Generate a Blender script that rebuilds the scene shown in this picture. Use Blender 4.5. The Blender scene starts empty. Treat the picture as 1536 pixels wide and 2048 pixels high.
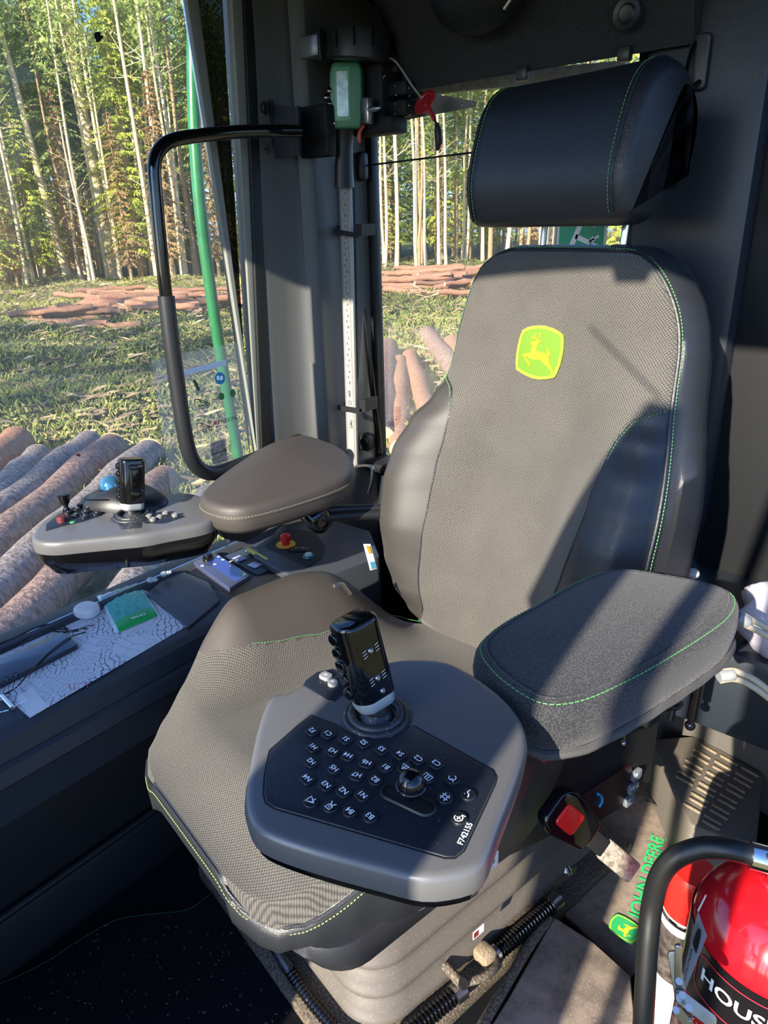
import bpy, bmesh, math, random
from mathutils import Vector as V, Matrix
random.seed(7)
sc = bpy.context.scene
COL = sc.collection
R_ = math.radians

# ------------------------------------------------------------------ camera
FPX = 1420.0
def _cam_axes():
    p = math.atan((1024 - 440) / FPX)
    F = V((0, math.cos(p), -math.sin(p))); Rr = V((1, 0, 0)); U = Rr.cross(F)
    r = R_(-1.7)
    R2 = Rr * math.cos(r) + U * math.sin(r); U2 = R2.cross(F)
    M = Matrix.Rotation(R_(40), 3, 'Z')
    return M @ F, M @ R2, M @ U2
CF, CR, CU = _cam_axes()
CC = V((.676, -.98, 1.25))
cam_d = bpy.data.cameras.new('camera'); cam = bpy.data.objects.new('camera', cam_d); COL.objects.link(cam)
cam_d.sensor_fit = 'VERTICAL'; cam_d.sensor_height = 36; cam_d.lens = FPX / 2048 * 36
cam_d.clip_start = .02; cam_d.clip_end = 500
cam.matrix_world = Matrix((( CR.x, CU.x, -CF.x, CC.x), (CR.y, CU.y, -CF.y, CC.y), (CR.z, CU.z, -CF.z, CC.z), (0, 0, 0, 1)))
sc.camera = cam

# ------------------------------------------------------------------ sky, sun, exposure
sc.view_settings.view_transform = 'Standard'; sc.view_settings.look = 'None'
sc.view_settings.gamma = 1; sc.view_settings.use_curve_mapping = False
sc.view_settings.exposure = 0.0
SUN_AZ = R_(6)      # travel direction, left of +Y
SUN_EL = R_(25)
w = bpy.data.worlds.new('world'); sc.world = w; w.use_nodes = True
nt = w.node_tree; nt.nodes.clear()
sky = nt.nodes.new('ShaderNodeTexSky'); sky.sky_type = 'NISHITA'; sky.sun_disc = False
sky.sun_elevation = SUN_EL; sky.sun_rotation = math.pi + SUN_AZ; sky.air_density = 1.0; sky.dust_density = 1.0; sky.ozone_density = 1.5
bg = nt.nodes.new('ShaderNodeBackground'); bg.inputs['Strength'].default_value = .33
ow = nt.nodes.new('ShaderNodeOutputWorld')
tint = nt.nodes.new('ShaderNodeMix'); tint.data_type = 'RGBA'; tint.blend_type = 'MULTIPLY'; tint.inputs[0].default_value = 1; tint.inputs[7].default_value = (.68, .93, 1.42, 1)
nt.links.new(sky.outputs[0], tint.inputs[6]); nt.links.new(tint.outputs[2], bg.inputs[0]); nt.links.new(bg.outputs[0], ow.inputs[0])
sd = bpy.data.lights.new('sun', 'SUN'); sd.energy = 14.5; sd.angle = R_(.6); sd.color = (1, .90, .74)
so = bpy.data.objects.new('sun', sd); COL.objects.link(so)
_t = V((-math.sin(SUN_AZ) * math.cos(SUN_EL), math.cos(SUN_AZ) * math.cos(SUN_EL), -math.sin(SUN_EL)))
so.rotation_euler = _t.to_track_quat('-Z', 'Y').to_euler(); so.location = (0, -6, 5)

# ------------------------------------------------------------------ measuring rays -> points in the cab frame (world) and the seat frame
def ray(x, y): return CF + CR * ((x - 768) / FPX) - CU * ((y - 1024) / FPX)
def PZ(x, y, z): d = ray(x, y); return CC + d * ((z - CC.z) / d.z)
def PY(x, y, Y): d = ray(x, y); return CC + d * ((Y - CC.y) / d.y)
def PX(x, y, X): d = ray(x, y); return CC + d * ((X - CC.x) / d.x)
def PD(x, y, D): return CC + ray(x, y) * D
def proj(P):
    v = P - CC; z = v.dot(CF); return 768 + FPX * v.dot(CR) / z, 1024 - FPX * v.dot(CU) / z
SEAT = Matrix.Translation((.05, .03, 0)) @ Matrix.Rotation(R_(-11), 4, 'Z')
SINV = SEAT.inverted()
CS = SINV @ CC
def sray(x, y): return SINV.to_3x3() @ ray(x, y)
def SZ(x, y, z): return SINV @ PZ(x, y, z)
def SX(x, y, X): d = sray(x, y); return CS + d * ((X - CS.x) / d.x)
def SY(x, y, Y): d = sray(x, y); return CS + d * ((Y - CS.y) / d.y)
def SP(x, y, Y0, t=8, z0=.45):
    T = math.tan(R_(t)); d = sray(x, y)
    k = (Y0 + T * (CS.z - z0) - CS.y) / (d.y - T * d.z); return CS + d * k
def sproj(P): return proj(SEAT @ V(P))

# ------------------------------------------------------------------ mesh helpers
def frame(o, ex, ey):
    ex = V(ex).normalized(); ey = V(ey); ez = ex.cross(ey).normalized(); ey = ez.cross(ex)
    o = V(o)
    return Matrix(((ex.x, ey.x, ez.x, o.x), (ex.y, ey.y, ez.y, o.y), (ex.z, ey.z, ez.z, o.z), (0, 0, 0, 1)))
def trs(o, rz=0, ry=0, rx=0):
    return Matrix.Translation(V(o)) @ Matrix.Rotation(rz, 4, 'Z') @ Matrix.Rotation(ry, 4, 'Y') @ Matrix.Rotation(rx, 4, 'X')
def cr(pts, n=6, closed=False):
    pts = [V(p) for p in pts]; N = len(pts); out = []
    rng = range(N) if closed else range(N - 1)
    for i in rng:
        if closed: a, b, c, d = pts[i - 1], pts[i], pts[(i + 1) % N], pts[(i + 2) % N]
        else: a, b, c, d = pts[max(i - 1, 0)], pts[i], pts[i + 1], pts[min(i + 2, N - 1)]
        for k in range(n):
            t = k / n
            out.append(.5 * ((2 * b) + (c - a) * t + (2 * a - 5 * b + 4 * c - d) * t * t + (3 * b - a - 3 * c + d) * t ** 3))
    if not closed: out.append(pts[-1])
    return out
def resample(pts, n, closed=False):
    P = [V(p) for p in pts]
    if closed: P = P + [P[0]]
    L = [0]
    for a, b in zip(P, P[1:]): L.append(L[-1] + (b - a).length)
    out = []; j = 0
    m = n if closed else n - 1
    for i in range(n):
        s = L[-1] * i / m
        while j < len(L) - 2 and L[j + 1] < s: j += 1
        t = (s - L[j]) / max(1e-9, L[j + 1] - L[j]); out.append(P[j].lerp(P[j + 1], min(1, max(0, t))))
    return out
def rr(w_, h_, r, n=5):
    out = []
    for cx, cy, a0 in ((w_ / 2 - r, h_ / 2 - r, 0), (-w_ / 2 + r, h_ / 2 - r, 90), (-w_ / 2 + r, -h_ / 2 + r, 180), (w_ / 2 - r, -h_ / 2 + r, 270)):
        for k in range(n + 1):
            a = R_(a0 + 90 * k / n); out.append((cx + r * math.cos(a), cy + r * math.sin(a)))
    return out
def circ(r, n=24, ry=None): return [(r * math.cos(2 * math.pi * k / n), (ry or r) * math.sin(2 * math.pi * k / n)) for k in range(n)]
def rcorner(poly, r, n=4):
    """round the corners of a 2D polygon"""
    out = []; N = len(poly)
    for i in range(N):
        p0, p1, p2 = V(poly[i - 1][:2]), V(poly[i][:2]), V(poly[(i + 1) % N][:2])
        a = (p0 - p1); b = (p2 - p1); rr_ = min(r, a.length * .45, b.length * .45)
        A = p1 + a.normalized() * rr_; B = p1 + b.normalized() * rr_
        for k in range(n + 1):
            t = k / n; q = A * (1 - t) ** 2 + p1 * 2 * t * (1 - t) + B * t * t; out.append((q.x, q.y))
    return out
def area2(p): return .5 * sum(p[i][0] * p[(i + 1) % len(p)][1] - p[(i + 1) % len(p)][0] * p[i][1] for i in range(len(p)))
def off2(poly, d):
    """offset inward by d (ccw polygon)"""
    N = len(poly); out = []
    s = 1 if area2(poly) > 0 else -1
    for i in range(N):
        p0, p1, p2 = V(poly[i - 1][:2]), V(poly[i][:2]), V(poly[(i + 1) % N][:2])
        e1 = (p1 - p0); e2 = (p2 - p1)
        if e1.length < 1e-7: e1 = e2
        if e2.length < 1e-7: e2 = e1
        e1.normalize(); e2.normalize()
        n1 = V((-e1.y, e1.x)) * s; n2 = V((-e2.y, e2.x)) * s
        n = n1 + n2
        if n.length < 1e-6: n = n1
        n.normalize(); k = d / max(.35, n.dot(n1)); out.append((p1.x + n.x * k, p1.y + n.y * k))
    return out
def inpoly(x, y, poly):
    c = False; j = len(poly) - 1
    for i in range(len(poly)):
        if (poly[i][1] > y) != (poly[j][1] > y) and x < (poly[j][0] - poly[i][0]) * (y - poly[i][1]) / (poly[j][1] - poly[i][1]) + poly[i][0]: c = not c
        j = i
    return c
def interp(tab, t):
    if t <= tab[0][0]: return tab[0][1]
    for (a, x), (b, y) in zip(tab, tab[1:]):
        if t <= b:
            k = (t - a) / (b - a); k = k * k * (3 - 2 * k) * .5 + k * .5; return x + (y - x) * k
    return tab[-1][1]
def sstep(a, b, x):
    t = min(1, max(0, (x - a) / (b - a))); return t * t * (3 - 2 * t)

class MB:
    def __init__(s): s.v = []; s.f = []; s.m = []
    def add(s, vs, fs, m=0, M=None):
        o = len(s.v); s.v += [tuple(M @ V(p)) if M else tuple(p) for p in vs]
        s.f += [tuple(i + o for i in f) for f in fs]; s.m += [m] * len(fs); return s
    def box(s, c, size, M=None, b=0, m=0, seg=2):
        bm = bmesh.new(); bmesh.ops.create_cube(bm, size=1)
        bmesh.ops.scale(bm, vec=size, verts=bm.verts)
        if b: bmesh.ops.bevel(bm, geom=bm.edges[:], offset=min(b, min(size) * .49), segments=seg, affect='EDGES', profile=.5)
        T = Matrix.Translation(V(c)); T = M @ T if M else T
        s.add([v.co.copy() for v in bm.verts], [[v.index for v in f.verts] for f in bm.faces], m, T); bm.free(); return s
    def loops(s, L, closed=True, m=0, cap0=False, cap1=False, M=None):
        n = len(L[0]); vs = [p for l in L for p in l]; fs = []
        for i in range(len(L) - 1):
            for j in range(n if closed else n - 1):
                a = i * n + j; b = i * n + (j + 1) % n; fs.append((a, b, b + n, a + n))
        if cap0: fs.append(tuple(reversed(range(n))))
        if cap1: fs.append(tuple(range((len(L) - 1) * n, len(L) * n)))
        return s.add(vs, fs, m, M)
    def prism(s, poly, z0, z1, M=None, b=0, m=0, bb=None, seg=3):
        if area2(poly) < 0: poly = list(reversed(poly))
        bb = b if bb is None else bb
        L = []
        if bb:
            for k in range(seg + 1):
                a = math.pi / 2 * k / seg; q = off2(poly, bb * (1 - math.sin(a))); L.append([(x, y, z0 + bb * (1 - math.cos(a))) for x, y in q])
        else: L.append([(x, y, z0) for x, y in poly])
        if b:
            for k in range(seg + 1):
                a = math.pi / 2 * k / seg; q = off2(poly, b * (1 - math.cos(a))); L.append([(x, y, z1 - b * (1 - math.sin(a))) for x, y in q])
        else: L.append([(x, y, z1) for x, y in poly])
        return s.loops(L, True, m, True, True, M)
    def tube(s, pts, r, seg=12, m=0, caps=True, M=None, flat=None):
        P = [V(p) for p in pts]; n = len(P)
        rs = r if isinstance(r, (list, tuple)) else [r] * n
        T = [(P[min(i + 1, n - 1)] - P[max(i - 1, 0)]).normalized() for i in range(n)]
        up = V((0, 0, 1)) if abs(T[0].z) < .9 else V((1, 0, 0))
        x = T[0].cross(up).normalized(); L = []
        for i in range(n):
            x = (x - T[i] * x.dot(T[i])).normalized(); y = T[i].cross(x)
            fy = flat if flat else 1
            L.append([P[i] + x * rs[i] * math.cos(2 * math.pi * k / seg) + y * rs[i] * fy * math.sin(2 * math.pi * k / seg) for k in range(seg)])
        return s.loops(L, True, m, caps, caps, M)
    def lathe(s, prof, seg=32, M=None, m=0, cap=True):
        L = [[(r * math.cos(2 * math.pi * k / seg), r * math.sin(2 * math.pi * k / seg), z) for k in range(seg)] for r, z in prof]
        return s.loops(L, True, m, cap, cap, M)
    def grid(s, G, m=0, M=None):
        nj = len(G[0]); vs = [p for r in G for p in r]
        fs = [(i * nj + j, i * nj + j + 1, (i + 1) * nj + j + 1, (i + 1) * nj + j) for i in range(len(G) - 1) for j in range(nj - 1)]
        return s.add(vs, fs, m, M)
    def ball(s, c, r, m=0, seg=16, sc_=(1, 1, 1), M=None):
        L = []
        for i in range(seg // 2 + 1):
            a = math.pi * i / (seg // 2); rr_ = max(1e-5, math.sin(a)); L.append([(c[0] + sc_[0] * r * rr_ * math.cos(2 * math.pi * k / seg), c[1] + sc_[1] * r * rr_ * math.sin(2 * math.pi * k / seg), c[2] - sc_[2] * r * math.cos(a)) for k in range(seg)])
        return s.loops(L, True, m, True, True, M)
    def text(s, body, size, M, m=0, h=.0, align='CENTER', bold=0, sx=1):
        vs, fs = text_mesh(body, bold, align)
        return s.add([(x * size * sx, y * size, h) for x, y in vs], fs, m, M)
    def stroke(s, pts, wd, M, m=0, z=0, closed=False):
        """flat ribbon of width wd through 2D points"""
        P = [V(p) for p in pts]; n = len(P); A = []; B = []
        for i in range(n):
            a = P[i - 1] if (i > 0 or closed) else P[i]; b = P[(i + 1) % n] if (i < n - 1 or closed) else P[i]
            t = (b - a).normalized(); nn = V((-t.y, t.x)) * wd / 2
            A.append((P[i].x + nn.x, P[i].y + nn.y, z)); B.append((P[i].x - nn.x, P[i].y - nn.y, z))
        if closed: A.append(A[0]); B.append(B[0])
        return s.grid([A, B], m, M)
    def build(s, name, mats, parent=None, angle=38, matrix=None, recalc=True):
        me = bpy.data.meshes.new(name); me.from_pydata([tuple(p) for p in s.v], [], s.f)
        if not isinstance(mats, (list, tuple)): mats = [mats]
        for k in mats: me.materials.append(k)
        me.polygons.foreach_set('material_index', s.m)
        if recalc:
            bm = bmesh.new(); bm.from_mesh(me); bmesh.ops.remove_doubles(bm, verts=bm.verts, dist=1e-6); bmesh.ops.recalc_face_normals(bm, faces=bm.faces); bm.to_mesh(me); bm.free()
        me.polygons.foreach_set('use_smooth', [True] * len(me.polygons))
        me.set_sharp_from_angle(angle=R_(angle))
        o = bpy.data.objects.new(name, me); COL.objects.link(o)
        if parent: o.parent = parent
        if matrix: o.matrix_local = matrix
        return o
_tc = {}
def text_mesh(body, bold=0, align='CENTER'):
    k = (body, bold, align)
    if k not in _tc:
        cu = bpy.data.curves.new('lettering', 'FONT'); cu.body = body; cu.size = 1; cu.align_x = align; cu.align_y = 'CENTER'; cu.offset = bold; cu.resolution_u = 3
        ob = bpy.data.objects.new('lettering', cu); me = ob.to_mesh()
        _tc[k] = ([(v.co.x, v.co.y) for v in me.vertices], [tuple(p.vertices) for p in me.polygons])
        ob.to_mesh_clear(); bpy.data.objects.remove(ob); bpy.data.curves.remove(cu)
    return _tc[k]

def tag(o, label=None, cat=None, group=None, kind=None):
    if label: o['label'] = label
    if cat: o['category'] = cat
    if group: o['group'] = group
    if kind: o['kind'] = kind
    return o
def empty(name, M, label, cat, group=None):
    o = bpy.data.objects.new(name, None); COL.objects.link(o); o.empty_display_size = .02
    o.matrix_world = M if isinstance(M, Matrix) else Matrix.Translation(V(M))
    return tag(o, label, cat, group)
def copy_tree(o, parent=None):
    c = o.copy(); COL.objects.link(c); c.parent = parent
    for ch in [x for x in o.children]: copy_tree(ch, c)
    return c

# ------------------------------------------------------------------ materials
def newmat(name):
    m = bpy.data.materials.new(name); m.use_nodes = True; t = m.node_tree; b = t.nodes['Principled BSDF']; return m, t, b
def mixc(t, fac, a, b):
    n = t.nodes.new('ShaderNodeMix'); n.data_type = 'RGBA'
    if hasattr(fac, 'links'): t.links.new(fac, n.inputs[0])
    else: n.inputs[0].default_value = fac
    for s_, c in ((6, a), (7, b)):
        if hasattr(c, 'links'): t.links.new(c, n.inputs[s_])
        else: n.inputs[s_].default_value = (*c[:3], 1)
    return n.outputs[2]
def ramp(t, src, stops):
    n = t.nodes.new('ShaderNodeValToRGB'); t.links.new(src, n.inputs[0]); e = n.color_ramp.elements
    while len(e) < len(stops): e.new(.5)
    for k, (p, c) in enumerate(stops):
        e[k].position = p; e[k].color = (*c, 1) if isinstance(c, tuple) else (c, c, c, 1)
    return n.outputs[0]
def coord(t, scale=(1, 1, 1), rot=(0, 0, 0), kind='Object'):
    tc = t.nodes.new('ShaderNodeTexCoord'); mp = t.nodes.new('ShaderNodeMapping'); mp.inputs['Scale'].default_value = scale; mp.inputs['Rotation'].default_value = rot
    t.links.new(tc.outputs[kind], mp.inputs[0]); return mp.outputs[0]
def noise(t, vec, scale, detail=4, rough=.6):
    n = t.nodes.new('ShaderNodeTexNoise'); n.inputs['Scale'].default_value = scale; n.inputs['Detail'].default_value = detail; n.inputs['Roughness'].default_value = rough
    if vec: t.links.new(vec, n.inputs['Vector'])
    return n.outputs['Fac']
def bumpn(t, b, h, st, dist=.001):
    n = t.nodes.new('ShaderNodeBump'); n.inputs['Strength'].default_value = st; n.inputs['Distance'].default_value = dist
    t.links.new(h, n.inputs['Height']); t.links.new(n.outputs[0], b.inputs['Normal'])
def P(name, c, rough=.5, metal=0, bump=0, bs=300, var=0, vs=40, c2=None, coat=0, spec=.5, emit=0, dust=0, dustc=(.35, .29, .22)):
    m, t, b = newmat(name)
    b.inputs['Roughness'].default_value = rough; b.inputs['Metallic'].default_value = metal; b.inputs['Specular IOR Level'].default_value = spec
    b.inputs['Coat Weight'].default_value = coat; b.inputs['Coat Roughness'].default_value = .08
    b.inputs['Base Color'].default_value = (*c, 1); col = None
    vec = coord(t)
    if var or c2:
        c2 = c2 or tuple(max(0, x * (1 - var)) for x in c)
        col = mixc(t, ramp(t, noise(t, vec, vs), [(.35, 0.), (.65, 1.)]), c, c2)
    if dust:
        col = mixc(t, ramp(t, noise(t, vec, 260, 2), [(1 - dust - .12, 0.), (1 - dust + .12, 1.)]), col if col else c, dustc)
    if col: t.links.new(col, b.inputs['Base Color'])
    if bump: bumpn(t, b, noise(t, vec, bs, 3), bump)
    if emit: b.inputs['Emission Color'].default_value = (*c, 1); b.inputs['Emission Strength'].default_value = emit
    return m
def weave(name, c1, c2, per=.0024, rough=.9, rot=45, bst=.6, dust=0, sheen=.15, grain=0):
    m, t, b = newmat(name); vec = coord(t, rot=(0, 0, R_(rot)))
    v = t.nodes.new('ShaderNodeTexVoronoi'); v.voronoi_dimensions = '3D' if grain else '2D'; v.inputs['Scale'].default_value = 1 / per; v.inputs['Randomness'].default_value = 1 if grain else .12; t.links.new(vec, v.inputs['Vector'])
    dots = ramp(t, v.outputs['Distance'], [(.18, 1.), (.55, 0.)])
    big = ramp(t, noise(t, coord(t), 6), [(.3, .75), (.7, 1.)])
    col = mixc(t, dots, c1, c2)
    mm = t.nodes.new('ShaderNodeMix'); mm.data_type = 'RGBA'; mm.blend_type = 'MULTIPLY'; mm.inputs[0].default_value = 1
    t.links.new(col, mm.inputs[6]); t.links.new(big, mm.inputs[7]); col = mm.outputs[2]
    if dust: col = mixc(t, ramp(t, noise(t, coord(t), 420, 1), [(1 - dust, 0.), (1 - dust + .05, 1.)]), col, (.45, .4, .33))
    t.links.new(col, b.inputs['Base Color']); b.inputs['Roughness'].default_value = rough; b.inputs['Sheen Weight'].default_value = sheen; b.inputs['Sheen Roughness'].default_value = .5
    b.inputs['Specular IOR Level'].default_value = .33
    bumpn(t, b, dots, bst, .0006); return m
def leather(name, c, rough=.42, bs=.7, per=.0022, spec=.5):
    m, t, b = newmat(name); vec = coord(t)
    v = t.nodes.new('ShaderNodeTexVoronoi'); v.feature = 'DISTANCE_TO_EDGE'; v.inputs['Scale'].default_value = 1 / per; t.links.new(vec, v.inputs['Vector'])
    h = ramp(t, v.outputs['Distance'], [(.0, 0.), (.35, 1.)])
    b.inputs['Base Color'].default_value = (*c, 1); b.inputs['Roughness'].default_value = rough; b.inputs['Specular IOR Level'].default_value = spec
    bumpn(t, b, h, bs, .0003); return m

M = {}
M['fabric'] = weave('seat_fabric', (.038, .036, .033), (.125, .117, .104), .0036, dust=.18, bst=.35)
M['fabric_arm'] = weave('armrest_fabric', (.020, .021, .024), (.066, .066, .068), .0019, rot=20, dust=.20, bst=.5, grain=1)
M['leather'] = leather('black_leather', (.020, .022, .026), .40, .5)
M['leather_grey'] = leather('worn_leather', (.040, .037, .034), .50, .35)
M['leather_arm'] = leather('brown_worn_leather', (.048, .041, .036), .55, .35)
M['leather_dark'] = leather('headrest_leather', (.013, .015, .020), .38, .6)
M['plastic'] = P('black_plastic', (.012, .013, .015), .42, bump=.12, bs=700)
M['plastic_d'] = P('matt_black_plastic', (.006, .007, .008), .6, bump=.1, bs=500, spec=.3)
M['gloss'] = P('gloss_black', (.004, .004, .005), .07, spec=.6)
M['rubber'] = P('black_rubber', (.008, .008, .008), .5)
M['grey_housing'] = P('grey_housing', (.115, .116, .118), .32, bump=.05, bs=900, metal=.15)
M['keypad'] = P('keypad_membrane', (.010, .013, .021), .40, dust=.2)
M['trim'] = P('blue_grey_trim', (.017, .022, .030), .40, bump=.25, bs=420)
M['pillar'] = P('pillar_trim', (.078, .082, .084), .5, bump=.3, bs=380)
M['ledge'] = P('ledge_trim', (.040, .047, .058), .42, bump=.25, bs=420)
M['trim_l'] = P('grey_trim', (.075, .078, .08), .5, bump=.3, bs=380)
M['trim_d'] = P('dark_trim', (.005, .006, .008), .60, bump=.25, bs=420)
M['felt'] = P('roof_felt', (.045, .046, .05), .95, bump=1, bs=600, var=.55, vs=500, spec=.1)
M['carpet'] = P('black_carpet', (.006, .007, .009), .95, bump=1, bs=700, spec=.1)
M['metal'] = P('steel', (.5, .5, .5), .3, metal=1)
M['chrome'] = P('chrome', (.8, .8, .8), .12, metal=1)
M['dusty'] = P('dusty_metal', (.05, .043, .035), .7, dust=.46, dustc=(.20, .155, .105), bump=.5, bs=300)
M['dusty_rubber'] = P('dusty_rubber', (.095, .084, .072), .62, dust=.34, dustc=(.15, .125, .095), bump=.25, bs=400)
M['sawdust'] = P('sawdust', (.36, .25, .13), .95, var=.5, vs=500, bump=1, bs=400)
M['thread'] = P('green_thread', (.10, .30, .10), .8)
M['thread_w'] = P('white_thread', (.45, .5, .42), .8)
M['white'] = P('white_print', (.75, .77, .78), .5)
M['red'] = P('red_plastic', (.62, .012, .012), .3)
M['yellow'] = P('yellow_plastic', (.80, .42, .02), .45)
M['green'] = P('green_plastic', (.03, .17, .07), .4)
M['blue'] = P('blue_print', (.02, .12, .35), .4)

# ================================================================== OUTSIDE: clearing, logs and forest
GZ = -2.0
m, t, b = newmat('clearing_ground'); vec = coord(t)
n1 = noise(t, vec, .55, 6, .65); n2 = noise(t, vec, 7, 6, .75); n3 = noise(t, vec, 38, 4, .8)
c1 = mixc(t, ramp(t, n1, [(.40, 0.), (.60, 1.)]), (.34, .34, .10), (.30, .22, .10))
c2 = mixc(t, ramp(t, n2, [(.42, 0.), (.60, 1.)]), c1, (.11, .12, .06))
c3 = mixc(t, ramp(t, n3, [(.52, 0.), (.66, 1.)]), c2, (.50, .42, .22))
t.links.new(c3, b.inputs['Base Color']); b.inputs['Roughness'].default_value = 1; b.inputs['Specular IOR Level'].default_value = .05
bumpn(t, b, n2, 1, .2); M['ground'] = m
def gh(x, y):
    d = math.hypot(x, y); return GZ + sstep(4, 12, d) * (.12 * math.sin(x * .9 + 1.3 * math.sin(y * .35)) + .12 * math.sin(y * 1.1 + x * .4))
gm = MB(); G = []
for i in range(90):
    r = 2.2 * (1.048 ** i); G.append([(CC.x + r * math.cos(2 * math.pi * k / 160), CC.y + r * math.sin(2 * math.pi * k / 160), gh(r * math.cos(2 * math.pi * k / 160), r * math.sin(2 * math.pi * k / 160))) for k in range(161)])
gm.grid(G); tag(gm.build('clearing_ground', M['ground']), kind='structure')

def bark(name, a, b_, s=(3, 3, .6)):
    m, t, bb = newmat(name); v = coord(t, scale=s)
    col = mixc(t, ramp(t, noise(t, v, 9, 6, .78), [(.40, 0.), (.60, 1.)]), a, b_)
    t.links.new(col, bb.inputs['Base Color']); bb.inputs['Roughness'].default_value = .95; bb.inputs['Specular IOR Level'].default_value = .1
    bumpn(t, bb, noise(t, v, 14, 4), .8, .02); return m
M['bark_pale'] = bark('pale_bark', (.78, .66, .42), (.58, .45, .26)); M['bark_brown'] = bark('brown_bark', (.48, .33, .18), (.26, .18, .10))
M['log_bark'] = bark('log_bark', (.36, .24, .185), (.13, .085, .065), (2, 2, .5)); M['log_grey'] = bark('log_grey_bark', (.34, .29, .25), (.13, .105, .09), (2, 2, .5))
M['log_red'] = bark('log_red_bark', (.40, .21, .12), (.24, .13, .09), (2, 2, .5)); M['cut'] = P('cut_wood', (.70, .46, .22), .9, var=.3, vs=8)
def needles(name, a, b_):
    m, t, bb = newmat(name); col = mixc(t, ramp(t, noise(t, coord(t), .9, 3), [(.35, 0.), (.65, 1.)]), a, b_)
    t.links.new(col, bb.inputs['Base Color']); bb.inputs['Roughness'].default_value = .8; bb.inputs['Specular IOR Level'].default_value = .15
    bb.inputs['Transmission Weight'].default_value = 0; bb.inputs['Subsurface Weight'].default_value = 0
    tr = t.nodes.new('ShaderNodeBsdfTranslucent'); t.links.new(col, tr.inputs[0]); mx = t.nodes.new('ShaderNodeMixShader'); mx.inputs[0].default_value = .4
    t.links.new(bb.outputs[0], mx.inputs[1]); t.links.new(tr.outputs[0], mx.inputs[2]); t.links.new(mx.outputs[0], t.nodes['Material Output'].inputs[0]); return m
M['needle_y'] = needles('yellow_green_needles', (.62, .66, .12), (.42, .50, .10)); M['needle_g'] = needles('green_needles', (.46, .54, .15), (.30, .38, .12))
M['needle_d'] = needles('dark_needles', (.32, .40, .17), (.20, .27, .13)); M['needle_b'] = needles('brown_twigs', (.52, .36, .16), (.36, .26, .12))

def spruce(label, group, h, mat, seed, lo=.12, spread=2.6, dens=1.0, dead=False):
    rnd = random.Random(seed); root = empty('spruce_tree', (0, 0, 0), label, 'tree', group)
    tr = MB(); tr.tube([(0, 0, 0), (.05, 0, h * .5), (0, 0, h)], [h * .011, h * .007, .02], 7); tr.build('trunk', M['bark_brown'], root)
    f = MB(); vs = []; fs = []; z = h * lo
    while z < h * .99:
        k = (z - h * lo) / (h * (1 - lo)); L0 = spread * (1 - k) ** .8 * (.55 + .45 * min(1, k * 5 + .3)) + .15
        for q in range(int(rnd.choice((5, 6, 7)))):
            a = rnd.random() * 2 * math.pi; L = L0 * rnd.uniform(.6, 1.15); dr = rnd.uniform(.25, .55)
            ca, sa = math.cos(a), math.sin(a); nseg = max(3, int(L * 4.2 * dens))
            for s in range(int(nseg * 1.7)):
                u = (s + .7) / int(nseg * 1.7); x = L * u; zz = z - dr * L * u * u + .12 * L * u
                for e in (-1, 1, 0):
                    ln = rnd.uniform(.18, .42) * (1.15 - u * .6); wd = rnd.uniform(.016, .04); an = a + e * rnd.uniform(.5, 1.2)
                    dx, dy = math.cos(an) * ln, math.sin(an) * ln; o = len(vs); dz = -rnd.uniform(.08, .5) * ln * 2
                    px, py = ca * x, sa * x; nx, ny = -math.sin(an) * wd, math.cos(an) * wd
                    vs += [(px - nx, py - ny, zz), (px + nx, py + ny, zz + .02), (px + dx + nx * .3, py + dy + ny * .3, zz + dz), (px + dx * .6 - nx * 1.6, py + dy * .6 - ny * 1.6, zz + dz * .5 - .05)]
                    fs += [(o, o + 1, o + 2, o + 3)]
        z += rnd.uniform(.22, .36) / dens ** .3 * (1 + (1 - k) * .3)
    f.add(vs, fs); f.build('foliage', mat, root, recalc=False); return root
def trunk_tree(label, group, h, r, mat, seed, lean=(0, 0), nb=14, crown=True, blen=1.6, name='bare_tree'):
    rnd = random.Random(seed); root = empty(name, (0, 0, 0), label, 'tree', group)
    tr = MB(); lx, ly = lean
    pts = [(lx * u + .12 * math.sin(u * 7 + seed) * (u > 0), ly * u, h * u) for u in [i / 9 for i in range(10)]]
    tr.tube(pts, [r * (1.15 if i == 0 else 1 - .6 * i / 9) for i in range(10)], 10); tr.build('trunk', mat, root)
    br = MB()
    for k in range(nb):
        u = rnd.uniform(.25, .97); a = rnd.random() * 6.28; L = rnd.uniform(.4, 1) * blen; p = V((lx * u, ly * u, h * u)); d = V((math.cos(a), math.sin(a), rnd.uniform(-.1, .9)))
        q = [p, p + d * L * .5 + V((0, 0, .05)), p + d * L + V((rnd.uniform(-.2, .2), rnd.uniform(-.2, .2), rnd.uniform(-.1, .4)))]
        br.tube(cr(q, 4), [r * .16 * (1 - i / 11) for i in range(9)], 5)
        if L > .8:
            for _ in range(2): 
                dd = V((rnd.uniform(-1, 1), rnd.uniform(-1, 1), rnd.uniform(0, 1))) * L * .35; br.tube([q[1], q[1] + dd], [r * .07, r * .02], 4)
    br.build('branches', mat, root)
    if crown:
        f = MB(); vs = []; fs = []
        for k in range(420):
            a = rnd.random() * 6.28; rr_ = rnd.random() ** .5 * 1.5; z = h * rnd.uniform(.72, 1.02); s = rnd.uniform(.12, .3); o = len(vs)
            c = V((lx + rr_ * math.cos(a), ly + rr_ * math.sin(a), z)); d1 = V((rnd.uniform(-1, 1), rnd.uniform(-1, 1), rnd.uniform(-1, 1))).normalized() * s; d2 = V((rnd.uniform(-1, 1), rnd.uniform(-1, 1), rnd.uniform(-1, 1))).normalized() * s * .6
            vs += [c, c + d1, c + d1 + d2, c + d2]; fs.append((o, o + 1, o + 2, o + 3))
        f.add(vs, fs); f.build('foliage', M['needle_g'], root, recalc=False)
    return root
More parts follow.
